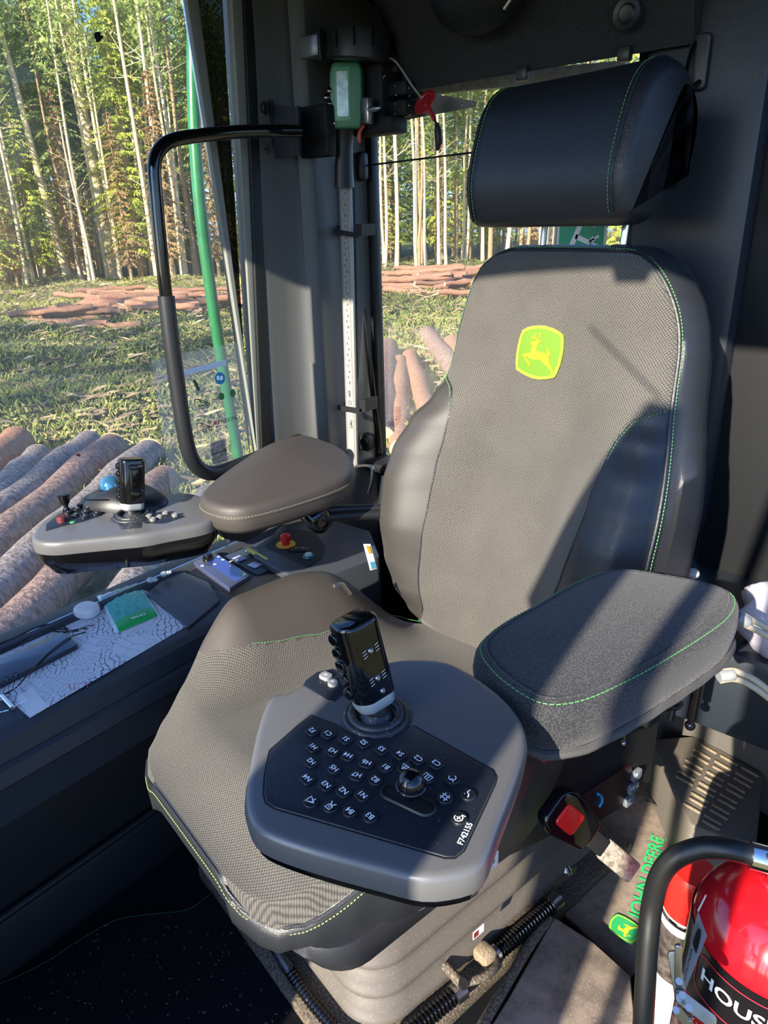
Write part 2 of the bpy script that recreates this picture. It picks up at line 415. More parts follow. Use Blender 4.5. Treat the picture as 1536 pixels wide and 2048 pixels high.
def gpos(az, r): return V((CC.x - r * math.sin(az), CC.y + r * math.cos(az), GZ))
def az_of(px): return R_(40) - math.atan((px - 768) / (FPX / math.cos(math.atan(584 / 1420))))
def put(o, px, r, s=1, rz=None, z=0):
    w_ = 'seen through the left window' if px < 560 else 'seen through the rear window'
    o['label'] = o['label'].split(' seen through')[0] + ' ' + w_; o['group'] = o['group'].split(' seen through')[0] + ' ' + w_
    o.location = gpos(az_of(px), r) + V((0, 0, z)); o.rotation_euler = (0, 0, random.random() * 6.28 if rz is None else rz); o.scale = (s, s, s); return o
kinds = [
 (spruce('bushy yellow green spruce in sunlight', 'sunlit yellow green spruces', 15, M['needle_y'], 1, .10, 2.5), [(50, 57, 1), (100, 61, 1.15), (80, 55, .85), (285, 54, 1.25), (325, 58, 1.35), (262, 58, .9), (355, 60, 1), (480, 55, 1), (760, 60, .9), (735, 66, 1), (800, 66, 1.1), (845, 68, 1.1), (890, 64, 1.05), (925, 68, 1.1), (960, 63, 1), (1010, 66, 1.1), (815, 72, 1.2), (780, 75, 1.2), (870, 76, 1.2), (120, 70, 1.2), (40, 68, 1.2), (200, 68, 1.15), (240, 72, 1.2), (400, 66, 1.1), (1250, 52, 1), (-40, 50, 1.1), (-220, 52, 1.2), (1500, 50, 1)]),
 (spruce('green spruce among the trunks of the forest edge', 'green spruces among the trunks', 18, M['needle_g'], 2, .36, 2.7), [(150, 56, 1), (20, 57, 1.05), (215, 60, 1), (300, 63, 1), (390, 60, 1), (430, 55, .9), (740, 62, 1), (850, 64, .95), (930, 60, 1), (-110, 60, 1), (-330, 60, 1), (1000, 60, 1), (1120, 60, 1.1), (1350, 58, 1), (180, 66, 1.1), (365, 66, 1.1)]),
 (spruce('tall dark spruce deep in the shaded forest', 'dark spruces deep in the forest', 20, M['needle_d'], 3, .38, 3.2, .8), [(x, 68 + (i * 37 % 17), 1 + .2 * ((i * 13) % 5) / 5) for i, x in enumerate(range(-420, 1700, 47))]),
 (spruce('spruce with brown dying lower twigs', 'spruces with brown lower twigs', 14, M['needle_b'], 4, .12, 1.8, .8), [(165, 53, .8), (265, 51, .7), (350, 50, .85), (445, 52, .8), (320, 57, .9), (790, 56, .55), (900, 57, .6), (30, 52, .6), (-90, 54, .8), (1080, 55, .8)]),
]
proto2 = kinds[2][0]
for proto, spots in kinds:
    for i, (px, r, s) in enumerate(spots): put(proto if i == 0 else copy_tree(proto), px, r, s)
for x, y, s in ((-10.5, -19, .80), (-12.5, -22, .95), (-15, -20, .9), (-17.5, -23, 1.0), (-20.5, -22, 1), (-7.6, -17, .50), (-6.0, -18, .55), (-23, -24, 1)):
    o = copy_tree(proto2); o.location = (x, y, GZ); o.scale = (s * 1.3, s * 1.3, s); o['label'] = 'unseen dark spruce added behind the machine to shade part of the clearing'; o['group'] = 'spruces added behind the machine for shade'  # out-of-view spruces, put here to throw shade on clearing and logs
# thin pale trunks of the forest edge
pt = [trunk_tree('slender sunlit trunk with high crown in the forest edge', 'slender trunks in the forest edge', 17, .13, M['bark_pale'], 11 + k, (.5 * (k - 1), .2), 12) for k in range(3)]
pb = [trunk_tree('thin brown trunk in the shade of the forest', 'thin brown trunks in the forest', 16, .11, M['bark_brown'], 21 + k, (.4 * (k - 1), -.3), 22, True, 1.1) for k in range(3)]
rnd = random.Random(5); used = set()
def next_of(lst, key):
    k = rnd.randrange(3)
    if (key, k) in used: return copy_tree(lst[k])
    used.add((key, k)); return lst[k]
for i in range(62): put(next_of(pt, 'p'), rnd.choice((rnd.uniform(-150, 520), rnd.uniform(-150, 520), rnd.uniform(700, 1300))), rnd.uniform(50, 62), rnd.uniform(.8, 1.2))
for i in range(170): put(next_of(pb, 'b'), rnd.choice((rnd.uniform(-200, 520), rnd.uniform(-150, 520), rnd.uniform(700, 1300))), rnd.uniform(54, 84), rnd.uniform(.8, 1.25))
# the single trunks one can tell apart
def mono(px, basey, wpx, label, mat='bark_pale', lean=0, h=19, nb=10, blen=1.8, crown=False):
    d = abs(math.hypot(*(PZ(px, basey, GZ) - CC).xy)); az = az_of(px); r = wpx / FPX * d / 2 * 1.05
    o = trunk_tree(label, None, h, r, M[mat], int(px), (lean * math.cos(az), lean * math.sin(az)), nb, crown, blen); o.location = gpos(az, d); return o
mono(228, 556, 23, 'thickest pale trunk with forked dead branches left of the window post', lean=-.3, nb=26, blen=3.2)
mono(135, 562, 13, 'tall pale trunk, middle one of the three leaning left in the left window', lean=-1.6, nb=12)
mono(102, 550, 10, 'slim pale trunk, leftmost of the three leaning left in the left window', lean=-1.5, nb=8)
mono(160, 565, 6, 'short slim pale trunk right of the leaning trunks', lean=.2, nb=4, h=7)
mono(188, 568, 6, 'slim pale trunk just left of the thickest trunk', lean=-.4, nb=4, h=9)
mono(398, 555, 9, 'reddish pine trunk behind the green guard bar', 'bark_brown', -.2, nb=20)
mono(733, 520, 12, 'bright pale trunk right beside the measuring tool', lean=-.05, nb=4)
mono(777, 517, 9, 'straight pale trunk in the middle of the rear window', lean=0, nb=3)
mono(868, 500, 10, 'pale trunk leaning left in the rear window behind the hanging tag', lean=-1.5, nb=4)
mono(889, 502, 9, 'pale trunk right of the leaning one in the rear window', lean=.1, nb=4)
mono(930, 508, 6, 'narrow pale trunk beside the headrest', lean=0, nb=3)
mono(950, 500, 9, 'pale trunk partly hidden by the headrest', lean=0, nb=3)

# cut logs lying on the clearing
def log(p0, p1, r, mat, label, group=None):
    p0, p1 = V(p0), V(p1); d = p1 - p0; o = empty('cut_log', Matrix.Translation(p0), label, 'log', group)
    n = 9; pts = [d * (i / n) + V((0, 0, .03 * math.sin(i * 1.7 + p0.x))) for i in range(n + 1)]
    MB().tube(pts, [r * (1.0 - .02 * i + .03 * math.sin(i * 2.3 + p0.y)) for i in range(n + 1)], 20, caps=False).build('bark', M[mat], o)
    dn = d.normalized(); e = MB()
    for q, s in ((V((0, 0, 0)), -1), (d, 1)):
        F = frame(q + dn * .004 * s, dn.cross(V((0, 0, 1))), V((0, 0, 1))); rad = r * (.93 if s < 0 else .80)
        F2 = F; e.lathe([(.0001, 0), (rad, 0)], 20, F2, cap=False)
    e.build('cut_end', M['cut'], o); return o
LG = [((-160, 1075), (36, 885), 66, 'log_red', 'reddish log reaching in from the left edge of the left window'),
      ((-120, 1120), (78, 915), 60, 'log_grey', 'short grey log between the reddish log and the long ones'),
      ((-130, 1130), (180, 885), 56, 'log_grey', 'grey log behind the big pinkish log in the left window'),
      ((-150, 1215), (225, 893), 62, 'log_bark', 'big pinkish brown log in the middle of the left pile'),
      ((-150, 1310), (300, 905), 64, 'log_grey', 'grey brown log with pale scar left of the trackball'),
      ((-120, 1390), (330, 960), 66, 'log_bark', 'nearest brown log behind the left control pod'),
      ((60, 1400), (420, 1000), 62, 'log_grey', 'log mostly hidden behind the trackball mouse')]
for i, (a, b_, wpx, mt, lb) in enumerate(LG):
    A = PZ(*a, GZ + .35); B = PZ(*b_, GZ + .35); dist = (B - CC).dot(CF); log(B, A, wpx / FPX * dist / 2, mt, lb)
LG2 = [((762, 880), (775, 700), 44, 'log_bark', 'pinkish log pointing away, left one of the rear pile'), ((800, 900), (800, 725), 34, 'log_red', 'thin reddish log second in the rear pile'),
       ((880, 900), (820, 715), 34, 'log_red', 'bright orange log leaning left in the rear pile'), ((960, 800), (855, 672), 36, 'log_bark', 'pinkish log at the right of the rear pile'), ((1000, 860), (905, 690), 40, 'log_red', 'red log beside the backrest in the rear pile')]
for i, (a, b_, wpx, mt, lb) in enumerate(LG2):
    A = PZ(*a, GZ + .25); B = PZ(*b_, GZ + .25); dist = (B - CC).dot(CF); log(B, A, wpx / FPX * dist / 2, mt, lb)
# far heaps: individual thin logs
rnd = random.Random(9)
proto = log((0, 0, 0), (3.4, 0, 0), .13, 'log_red', 'thin peeled log in the far row across the clearing', 'thin logs in the far rows')
spots = []
for px, py, n in ((120, 640, 9), (190, 618, 9), (60, 655, 6), (300, 640, 3), (250, 625, 5), (780, 560, 10), (830, 575, 12), (900, 560, 10), (760, 590, 7), (860, 600, 6), (945, 590, 5), (150, 600, 5), (330, 605, 6), (420, 610, 6)):
    for k in range(n): spots.append((px + rnd.uniform(-38, 38), py + rnd.uniform(-9, 9)))
for i, (px, py) in enumerate(spots):
    o = proto if i == 0 else copy_tree(proto); p = PZ(px, py, GZ); o.location = (p.x, p.y, GZ + .12 + rnd.uniform(0, .45)); o.rotation_euler = (0, rnd.uniform(-.08, .08), R_(40) + rnd.uniform(-.5, .5)); o.scale = [rnd.uniform(.7, 1.2)] * 3; w_ = 'seen through the left window' if px < 560 else 'seen through the rear window'; o['label'] = 'thin peeled log in the far row ' + w_; o['group'] = 'thin logs in the far rows ' + w_
# brush: twigs and grass nobody could count
def scatter(name, n, mat, hgt, wd, region, seed, flat=0, label=None):
    rnd = random.Random(seed); vs = []; fs = []
    for _ in range(n):
        x, y = region(rnd); p = PZ(x, y, GZ); d = math.hypot(p.x - CC.x, p.y - CC.y)
        if d > 60: continue
        p.z = gh(p.x - CC.x, p.y - CC.y); s = rnd.uniform(.6, 1.3); a = rnd.random() * 6.28; L = hgt * s
        for q in range(3):
            a += rnd.uniform(.5, 2); el = rnd.uniform(.05, .35) if flat else rnd.uniform(.7, 1.4); dv = V((math.cos(a) * math.cos(el), math.sin(a) * math.cos(el), math.sin(el))) * L
            sd_ = V((-math.sin(a), math.cos(a), .3)) * wd; c = p + V((rnd.uniform(-.15, .15), rnd.uniform(-.15, .15), rnd.uniform(0, .12))); o = len(vs)
            vs += [c - sd_, c + sd_, c + dv * .6 + sd_ * .7 + V((0, 0, .05)), c + dv]; fs.append((o, o + 1, o + 2, o + 3))
    mb = MB(); mb.add(vs, fs); o = mb.build(name, mat, recalc=False); tag(o, label, 'undergrowth', kind='stuff'); return o
M['grass'] = needles('dry_grass', (.50, .48, .16), (.28, .34, .08)); M['twig'] = P('twig', (.30, .22, .14), .95, var=.6, vs=3); M['sprig'] = needles('cut_sprigs', (.16, .20, .07), (.08, .10, .05)); M['twig_p'] = P('pale_twig', (.55, .42, .25), .95)
lreg = lambda r: (r.uniform(-150, 560), 560 + 600 * r.random() ** 1.8); rreg = lambda r: (r.uniform(700, 1300), 512 + 420 * r.random() ** 1.7)
bothr = lambda r: lreg(r) if r.random() < .62 else rreg(r)
scatter('dry_grass', 26000, M['grass'], .20, .006, bothr, 1, label='dry yellow green grass tufts over the whole clearing')
scatter('brush_sprigs', 22000, M['sprig'], .26, .012, lambda r: (r.uniform(-150, 560), r.choice((r.uniform(640, 760), r.uniform(760, 900), r.uniform(960, 1250)))) if r.random() < .7 else rreg(r), 2, 1, 'dark green spruce sprigs left lying from felling')
scatter('brush_twigs', 3500, M['twig'], .6, .006, bothr, 3, 1, 'brown twigs and slash strewn on the ground')
scatter('pale_twigs', 350, M['twig_p'], .7, .007, bothr, 4, 1, 'pale bare sticks strewn on the ground')

# ================================================================== CAB SHELL
def glass(name, dirt_haze=.05, scale=18, spots=.0, tint=(1, 1, 1)):
    m = bpy.data.materials.new(name); m.use_nodes = True; t = m.node_tree; t.nodes.clear()
    o = t.nodes.new('ShaderNodeOutputMaterial'); tr = t.nodes.new('ShaderNodeBsdfTransparent'); tr.inputs[0].default_value = (*tint, 1)
    gl = t.nodes.new('ShaderNodeBsdfGlossy'); gl.inputs['Roughness'].default_value = .02; fr = t.nodes.new('ShaderNodeFresnel'); fr.inputs[0].default_value = 1.25
    m1 = t.nodes.new('ShaderNodeMixShader'); t.links.new(fr.outputs[0], m1.inputs[0]); t.links.new(tr.outputs[0], m1.inputs[1]); t.links.new(gl.outputs[0], m1.inputs[2])
    df = t.nodes.new('ShaderNodeBsdfDiffuse'); df.inputs[0].default_value = (.42, .40, .36, 1); tl = t.nodes.new('ShaderNodeBsdfTranslucent'); tl.inputs[0].default_value = (.5, .48, .42, 1)
    md = t.nodes.new('ShaderNodeMixShader'); md.inputs[0].default_value = .5; t.links.new(df.outputs[0], md.inputs[1]); t.links.new(tl.outputs[0], md.inputs[2])
    vec = coord(t); a = ramp(t, noise(t, vec, scale, 6, .8), [(.35, dirt_haze * .4), (.75, dirt_haze * 1.8)]); sp = ramp(t, noise(t, vec, 330, 1), [(.70, 0.), (.76, spots)])
    ad = t.nodes.new('ShaderNodeMath'); ad.operation = 'MAXIMUM'; t.links.new(a, ad.inputs[0]); t.links.new(sp, ad.inputs[1])
    m2 = t.nodes.new('ShaderNodeMixShader'); t.links.new(ad.outputs[0], m2.inputs[0]); t.links.new(m1.outputs[0], m2.inputs[1]); t.links.new(md.outputs[0], m2.inputs[2]); t.links.new(m2.outputs[0], o.inputs[0]); return m
M['glass'] = glass('window_glass', .12, 9, .25); M['glass_r'] = glass('rear_glass', .11, 14, .3); M['glass_t'] = glass('tinted_glass', .02, 9, .1, (.15, .15, .13))  # dirt film set strong so the panes also carry the haze outside
def S(o): return tag(o, kind='structure')
LX = -.67
# left window: pane, gasket edge strips and tinted rear strip
def quadx(pts, X0, X1, name, mat):
    a = [PX(x, y, X0) for x, y in pts]; return a
pane = MB(); pane.box((LX - .006, -.68, 1.13), (.005, 1.60, 1.30)); 
# pane with slanted rear edge
def yz_prism(mb, pts, x0, x1, b=0, m=0):
    F = Matrix(((0, 0, 1, 0), (1, 0, 0, 0), (0, 1, 0, 0), (0, 0, 0, 1))); return mb.prism(pts, x0, x1, F, b, m)
e0 = PX(510, 880, LX); e1 = PX(375, 0, LX); e1 = V((LX, e1.y + (e1.y - e0.y) * .08, e1.z + .07))
pane = MB(); yz_prism(pane, [(-1.12, .50), (e0.y, .50), (e0.y, e0.z), (e1.y - .012, 1.80), (-1.12, 1.80)], LX - .010, LX - .005)
S(pane.build('window_1', M['glass']))
def strip(name, top, bot, mat, x0, x1):
    """strip on the side wall between two px x-values at the top (y=0) and at the bottom"""
    a, b_ = PX(top[0], 0, LX), PX(top[1], 0, LX); c, d = PX(bot[0][0], bot[0][1], LX), PX(bot[1][0], bot[1][1], LX)
    ex = lambda p, q: (p.y + (p.y - q.y) * .08, p.z + (p.z - q.z) * .08)
    mb = MB(); yz_prism(mb, [(c.y, c.z), (d.y, d.z), ex(b_, d), ex(a, c)], x0, x1, .002); return mb.build(name, mat)
M['frit'] = P('window_edge_strip', (.19, .20, .18), .4)
S(strip('trim_1', (372, 395), ((500, 830), (512, 905)), M['frit'], LX - .012, LX + .004))
S(strip('window_2', (395, 462), ((512, 900), (514, 905)), M['glass_t'], LX - .03, LX - .026))
S(strip('trim_2', (460, 481), ((512, 905), (519, 915)), M['frit'], LX - .012, LX + .006))
S(strip('trim_3', (481, 500), ((519, 915), (540, 940)), M['rubber'], LX - .014, LX + .012))
# rounded rear left pillar (z-sweep of its section)
sec = [(-.672, .165), (-.660, .185), (-.655, .22), (-.650, .255), (-.640, .285), (-.622, .305), (-.606, .322), (-.604, .34), (-.612, .42), (-.60, .56), (-.72, .56), (-.72, .165)]
def pill(z, k): return [(x, y + k, z) for x, y in sec]
z0, z1 = .0, 1.84; P0 = PX(500, 0, LX); base_y = .165
mb = MB(); secs = cr([(x, y, 0) for x, y in sec[:9]], 5) + [V((x, y, 0)) for x, y in sec[9:]]
L = []
for i in range(19):
    z = z0 + (z1 - z0) * i / 18; L.append([(p.x, p.y + .035 * sstep(.7, 1.75, z) * (p.y < .3), z) for p in secs])
mb.loops(L, True, 0, True, True); S(mb.build('wall_pillar', M['pillar']))
# ceiling: felt headliner, flat over the left edge, sloped down to the rear window elsewhere
ce = MB(); prof = [(-1.12, 1.80), (-.25, 1.80), (.0, 1.79), (.20, 1.77), (.34, 1.72), (.41, 1.64), (.452, 1.512), (.475, 1.515), (.475, 1.86), (-1.12, 1.86)]
pl2 = [(-1.12, 1.80), (-.25, 1.80), (.0, 1.78), (.14, 1.76), (.29, 1.745), (.42, 1.735), (.56, 1.72), (.58, 1.725), (.58, 1.86), (-1.12, 1.86)]
def blend(k): return [(a[0] + (b_[0] - a[0]) * k, a[1] + (b_[1] - a[1]) * k) for a, b_ in zip(pl2, prof)]
ce.loops([[(x, y, z) for y, z in blend(k)] for x, k in ((-.72, 0), (-.52, 0), (-.50, .1), (-.44, .9), (-.42, 1), (.16, 1), (.19, 1))], True, 0, True, True)
S(ce.build('ceiling', M['felt']))
ub = MB(); ub.box((-.28, .575, 1.70), (.92, .03, .30)); S(ub.build('wall_above_window', M['trim_d']))
cb = MB(); cb.box((.53, -.27, 1.83), (.68, 1.70, .06)); S(cb.build('trim_4', M['trim_d']))
# rear wall: below the window, panel right of it
rw = MB(); rw.box((-.27, .545, .30), (.70, .05, .62), b=.01); S(rw.build('wall_back', M['trim']))
rs = MB(); rs.box((-.27, .50, .605), (.66, .09, .03), b=.012); S(rs.build('trim_5', M['trim_d']))
wg = MB(); wg.box((-.265, .535, 1.08), (.69, .005, .94)); S(wg.build('window_3', M['glass_r']))
rf = MB()
for c, s in (((-.60, .53, 1.08), (.03, .03, .96)), ((.085, .53, 1.08), (.03, .03, .96)), ((-.26, .53, 1.55), (.70, .03, .03))): rf.box(c, s, b=.006)
S(rf.build('trim_6', M['rubber']))
# dark tall panel and cupboard right of the rear window
pn = MB(); a = PY(1262, 100, .48); bq = PY(1478, 400, .48)
pn.box(((.10 + .315) / 2, .50, 1.20), (.215, .06, 1.16), b=.02); S(pn.build('wall_panel', M['trim']))
pn = MB(); pn.box((.56, .56, 1.10), (.52, .10, 1.40), b=.02); S(pn.build('wall_right_rear', M['trim_d']))
# coat hook plate on the panel
hk = empty('coat_hook', (0, 0, 0), 'black folding coat hook on the dark panel beside the headrest', 'hook')
h0 = PY(1398, 125, .465); mb = MB(); mb.prism(rr(.034, .085, .008), 0, .008, frame(h0, (1, 0, 0), (0, 0, 1)), .003); mb.build('plate', M['plastic'], hk)
mb = MB(); mb.tube(cr([h0 + V((-.008, -.006, .03)), h0 + V((-.010, -.022, .0)), h0 + V((-.008, -.028, -.03)), h0 + V((0, -.022, -.038)), h0 + V((.008, -.010, -.03))], 5), .004, 8); mb.build('hook_arm', M['gloss'], hk)
# cab floor and side walls
fl = MB(); fl.box((.10, -.47, -.03), (1.64, 2.3, .06)); S(fl.build('floor', M['carpet']))
# right side: door sill and lower side wall
bw = MB(); bw.box((.50, .64, .30), (.86, .05, .62)); S(bw.build('wall_back_right', M['trim_d']))
sw = MB(); sw.box((.90, .22, .42), (.05, .80, .85), b=.01); S(sw.build('wall_right', M['trim_d']))
sw = MB(); sw.box((.90, .56, 1.2), (.05, .12, 1.1), b=.01); S(sw.build('trim_7', M['trim_d']))
# left lower wall under the console, upper header over the side window
lw = MB(); lw.box((-.70, -.73, .22), (.04, 1.74, .56), b=.005); S(lw.build('wall_left', M['trim_d']))
hd = MB(); hd.box((-.70, -.42, 1.825), (.06, 1.4, .06), b=.01); S(hd.build('trim_8', M['trim_d']))
# outside sun shade / grey housing above the rear window and cream strip
sh = empty('sun_blind', (0, 0, 0), 'grey slanted blind housing across the top of the rear window', 'blind')
pa = [(783, 172), (955, 203), (952, 214), (800, 242)]; A = [PY(x, y, .49) for x, y in pa]; B = [PY(x, y, .52) for x, y in pa]
mb = MB(); mb.loops([A, B], True, 0, True, True); mb.build('housing', P('blind_grey', (.16, .155, .14), .5), sh)
q = PY(945, 208, .488); mb = MB(); mb.ball(q, .003); q = PY(925, 210, .488); mb.ball(q, .003); mb.build('rivets', M['metal'], sh)
cs = MB(); A = [PY(x, y, .60) for x, y in ((780, 165), (1250, 120), (1250, 155), (960, 178), (800, 196))]; B = [p + V((0, .02, 0)) for p in A]
cs.loops([A, B], True, 0, True, True); S(cs.build('trim_9', P('cream_roof_edge', (.34, .32, .25), .7, var=.4, vs=60)))
# green tubular guard outside the left window
gd = MB(); pts = [(388, 20), (386, 130), (391, 300), (404, 450), (424, 600), (448, 750), (474, 900), (490, 1000)]
gd.tube(cr([PX(x, y, -1.02) for x, y in [(387, -150)] + pts], 6), .0165, 16); tag(gd.build('guard_bar', P('green_paint', (.022, .18, .06), .35, var=.25, vs=30)), 'curved green painted guard bar outside the left window', 'guard bar')

# unseen front of the cab and door side, shaped to shade the sun

# ------------------------------------------------------------------ unseen front of the cab: posts, dash and header shaped to cast the shadows inside
FY = -1.10; FP = -1.60; DX, DZ = .0525, .234      # roof edge; added shading posts and dash half a metre further out
FM = Matrix(((1, 0, 0, DX), (0, 0, 1, FP), (0, 1, 0, DZ), (0, 0, 0, 1)))
fb = MB(); fb.box((-.47, FP + .03, .575), (.44, .08, 1.17), None, .02); fb.box((-.07, FP + .03, .385), (.42, .08, .77), None, .02); S(fb.build('shade_dash', M['trim_d']))  # unseen low blocks that keep the sun off ledge and footwell
def post(xb0, xb1, xt0, xt1, z0, z1, name):
    mb = MB(); mb.prism([(xb0, z0), (xb1, z0), (xt1, z1), (xt0, z1)], 0, .03, FM); S(mb.build(name, M['trim_d']))
mb = MB(); mb.prism([(.43, -.23), (.43, 0), (.30, 1.05), (.255, 1.14), (.43, 1.53), (.478, 1.53), (.478, 1.36), (.492, 0), (.492, -.23)], 0, .03, FM); S(mb.build('shade_post_1', M['trim_d']))  # unseen blocker, outline follows the shadow edge on backrest and pod
mb = MB(); mb.prism([(.65, 1.39), (.95, 1.39), (.95, 1.81), (.65, 1.81)], 0, .03, FM); S(mb.build('shade_panel', M['trim_d']))  # unseen panel added to keep the sun off the right rear wall
post(.535, .562, .540, .566, -.23, 1.12, 'shade_post_2'); post(.540, .566, .640, .672, 1.12, 1.82, 'shade_post_3')
post(.632, .688, .632, .688, -.23, 1.82, 'shade_post_4'); post(-.78, -.71, -.78, -.71, -.23, 1.60, 'trim_23')
hd = MB(); hd.box((.05, FY, 1.805), (1.56, .05, .07)); hd.prism([(.325, 1.785), (.345, 1.735), (.395, 1.735), (.415, 1.785)], 0, .02, Matrix(((1, 0, 0, 0), (0, 0, 1, FY), (0, 1, 0, 0), (0, 0, 0, 1)))); S(hd.build('trim_24', M['trim_d']))
wp = MB(); wp.tube([(.31, FY, 1.665), (.45, FY, 1.55)], .0022, 8); S(wp.build('shade_wire', M['rubber']))  # unseen wire added for the thin slanting shadow on the backrest

# ================================================================== OPERATOR SEAT (all in the seat frame)
seat = empty('operator_seat', SEAT, 'black and grey fabric driver seat with green stitching, headrest and deer emblem', 'seat')
def projs(G): return [[sproj(p) for p in r] for r in G]
def nearest_on(G, PJ, x, y):
    best = None
    for i, r in enumerate(PJ):
        for j, (a, b_) in enumerate(r):
            d = (a - x) ** 2 + (b_ - y) ** 2
            if best is None or d < best[0]: best = (d, i, j)
    return V(G[best[1]][best[2]])
def stitches(name, pts, mat, parent, nrm, step=.0055, ln=.0034, r=.0007, lift=.0012):
    P_ = resample(pts, max(2, int(sum((V(b_) - V(a)).length for a, b_ in zip(pts, pts[1:])) / step))); mb = MB()
    for i in range(len(P_) - 1):
        d = (P_[i + 1] - P_[i]).normalized(); n = nrm(P_[i]) if callable(nrm) else V(nrm)
        a = P_[i] + n * lift; mb.tube([a, a + d * ln], r, 5)
    return mb.build(name, mat, parent)
# --- backrest
t8 = R_(8); UP = V((0, math.sin(t8), math.cos(t8))); NB = V((0, -math.cos(t8), math.sin(t8))); O8 = V((0, .06, .45))
def bl(x, y, d=0):           # px + forward offset -> (x, v, d)
    p = SP(x, y, .06 - d); return p.x, (p - O8 + NB * 0).dot(UP), d
def b3(x, v, d): return O8 + V((x, 0, 0)) + UP * v + NB * d
Lp = [(1010, 501, 0), (980, 514, 0), (955, 540, 0), (938, 575, 0), (924, 620, 0), (912, 665, 0), (903, 700, .01), (888, 748, .03), (850, 790, .055), (802, 835, .08), (765, 892, .10), (747, 950, .11), (741, 1030, .115), (750, 1100, .10), (768, 1155, .085), (800, 1205, .05), (832, 1240, .02)]
Rp = [(1235, 501, 0), (1275, 512, 0), (1305, 536, 0), (1328, 575, 0), (1345, 620, 0), (1352, 665, 0), (1350, 715, .005), (1337, 785, .02), (1326, 850, .035), (1320, 905, .05), (1305, 990, .075), (1290, 1060, .09), (1270, 1135, .10)]
Lb = [bl(*p) for p in Lp]; Rb = [bl(*p) for p in Rp]
Rb += [(Rb[-1][0], .18, .10), (Rb[-1][0] - .012, .10, .085), (Rb[-1][0] - .05, .03, .05), (Rb[-1][0] - .09, -.04, .02)]
Lt = sorted([(v, x, d) for x, v, d in Lb]); Rt = sorted([(v, x, d) for x, v, d in Rb])
def side(tab, v):
    return interp([(a, x) for a, x, d in tab], v), interp([(a, d) for a, x, d in tab], v)
vtop = min(Lt[-1][0], Rt[-1][0]); vbot = -.03
NV, NU = 170, 120; G = []
for i in range(NV + 1):
    v = vbot + (vtop - vbot) * (1 - (1 - i / NV) ** 1.25) if i > NV * .0 else vbot
    (xl, dl), (xr, dr) = side(Lt, v), side(Rt, v); row = []
    for j in range(NU + 1):
        s = -1 + 2 * j / NU; x = xl + (xr - xl) * (s + 1) / 2
        d = (dl * sstep(-.18, -.80, s) if s < 0 else dr * sstep(.18, .80, s))
        d -= (dl if s < 0 else dr) * .25 * sstep(.86, 1.0, abs(s))
        ed = min(1, (1 - abs(s)) / .08); ev = min(1, (vtop - v) / .03)
        d += .010 * (1 - s * s) - .012 * (1 - math.sqrt(max(0, 1 - (1 - ed) ** 2))) - .014 * (1 - math.sqrt(max(0, 1 - (1 - ev) ** 2)))
        d += .014 * math.exp(-((v - .22) / .12) ** 2) * (1 - s * s)
        row.append(b3(x, v, d))
    G.append(row)
PJ = projs(G)
lseam = [(880, 742), (893, 752), (902, 775), (903, 800), (887, 880), (864, 960), (847, 1050), (837, 1130), (838, 1180), (846, 1228), (830, 1262)]
rseam = [(1326, 824), (1290, 831), (1252, 853), (1216, 905), (1186, 975), (1156, 1060), (1130, 1130), (1112, 1180), (1088, 1240), (1060, 1330)]
lpoly = lseam + [(700, 1300), (600, 1100), (700, 800), (850, 720)]; rpoly = rseam + [(1500, 1400), (1500, 820)]
parts = {0: ([], []), 1: ([], []), 2: ([], [])}
cls = {}
for i in range(NV):
    for j in range(NU):
        cx = sum(PJ[a][b_][0] for a, b_ in ((i, j), (i + 1, j), (i, j + 1), (i + 1, j + 1))) / 4; cy = sum(PJ[a][b_][1] for a, b_ in ((i, j), (i + 1, j), (i, j + 1), (i + 1, j + 1))) / 4
        cls[i, j] = 1 if (j < NU * .4 and inpoly(cx, cy, lpoly)) else 2 if (j > NU * .6 and inpoly(cx, cy, rpoly)) else 0
BF = frame(O8, (1, 0, 0), UP); BFI = BF.inverted()
def region(k, name, mat, parent, lab=None):
    idx = {}; vs = []; fs = []
    for (i, j), c in cls.items():
        if c != k: continue
        q = []
        for a, b_ in ((i, j), (i, j + 1), (i + 1, j + 1), (i + 1, j)):
            if (a, b_) not in idx: idx[a, b_] = len(vs); vs.append(BFI @ G[a][b_])
            q.append(idx[a, b_])
        fs.append(q)
    mb = MB(); mb.add(vs, fs); o = mb.build(name, mat, parent, angle=80, recalc=False); return tag(o, lab) if lab else o
# shell: wall from the front outline round to the back
loop = [G[i][0] for i in range(NV, -1, -2)] + [G[0][j] for j in range(2, NU, 3)] + [G[i][NU] for i in range(0, NV + 1, 2)] + [G[NV][j] for j in range(NU - 2, 0, -3)]
lo2 = [(BFI @ p) for p in loop]; pl = [(p.x, p.y) for p in lo2]
if area2(pl) < 0: lo2.reverse(); pl.reverse()
L = [[(p.x, p.y, p.z - .001) for p in lo2]]
for off, dz in ((.006, -.004), (.010, -.012), (.014, -.03), (.016, -.06), (.012, -.085), (-.002, -.10), (-.03, -.108)):
    q = off2(pl, -off); L.append([(x, y, p.z * (1 if off > .013 and dz > -.05 else .55 if dz > -.09 else .2) + dz) for (x, y), p in zip(q, lo2)])
mb = MB(); mb.loops(L, True, 0, False, True); shell = mb.build('backrest', M['leather'], seat, angle=80, matrix=BF)
region(0, 'backrest_cover', M['fabric'], shell, 'dark fabric centre panel of the backrest')
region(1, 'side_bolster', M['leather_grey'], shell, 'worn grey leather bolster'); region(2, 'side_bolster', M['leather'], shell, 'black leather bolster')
def onback(seq, n=5):
    P2 = cr([(x, y, 0) for x, y in seq], n); return [nearest_on(G, PJ, p.x, p.y) for p in P2]
pa = onback(lseam); pb2 = onback(rseam)
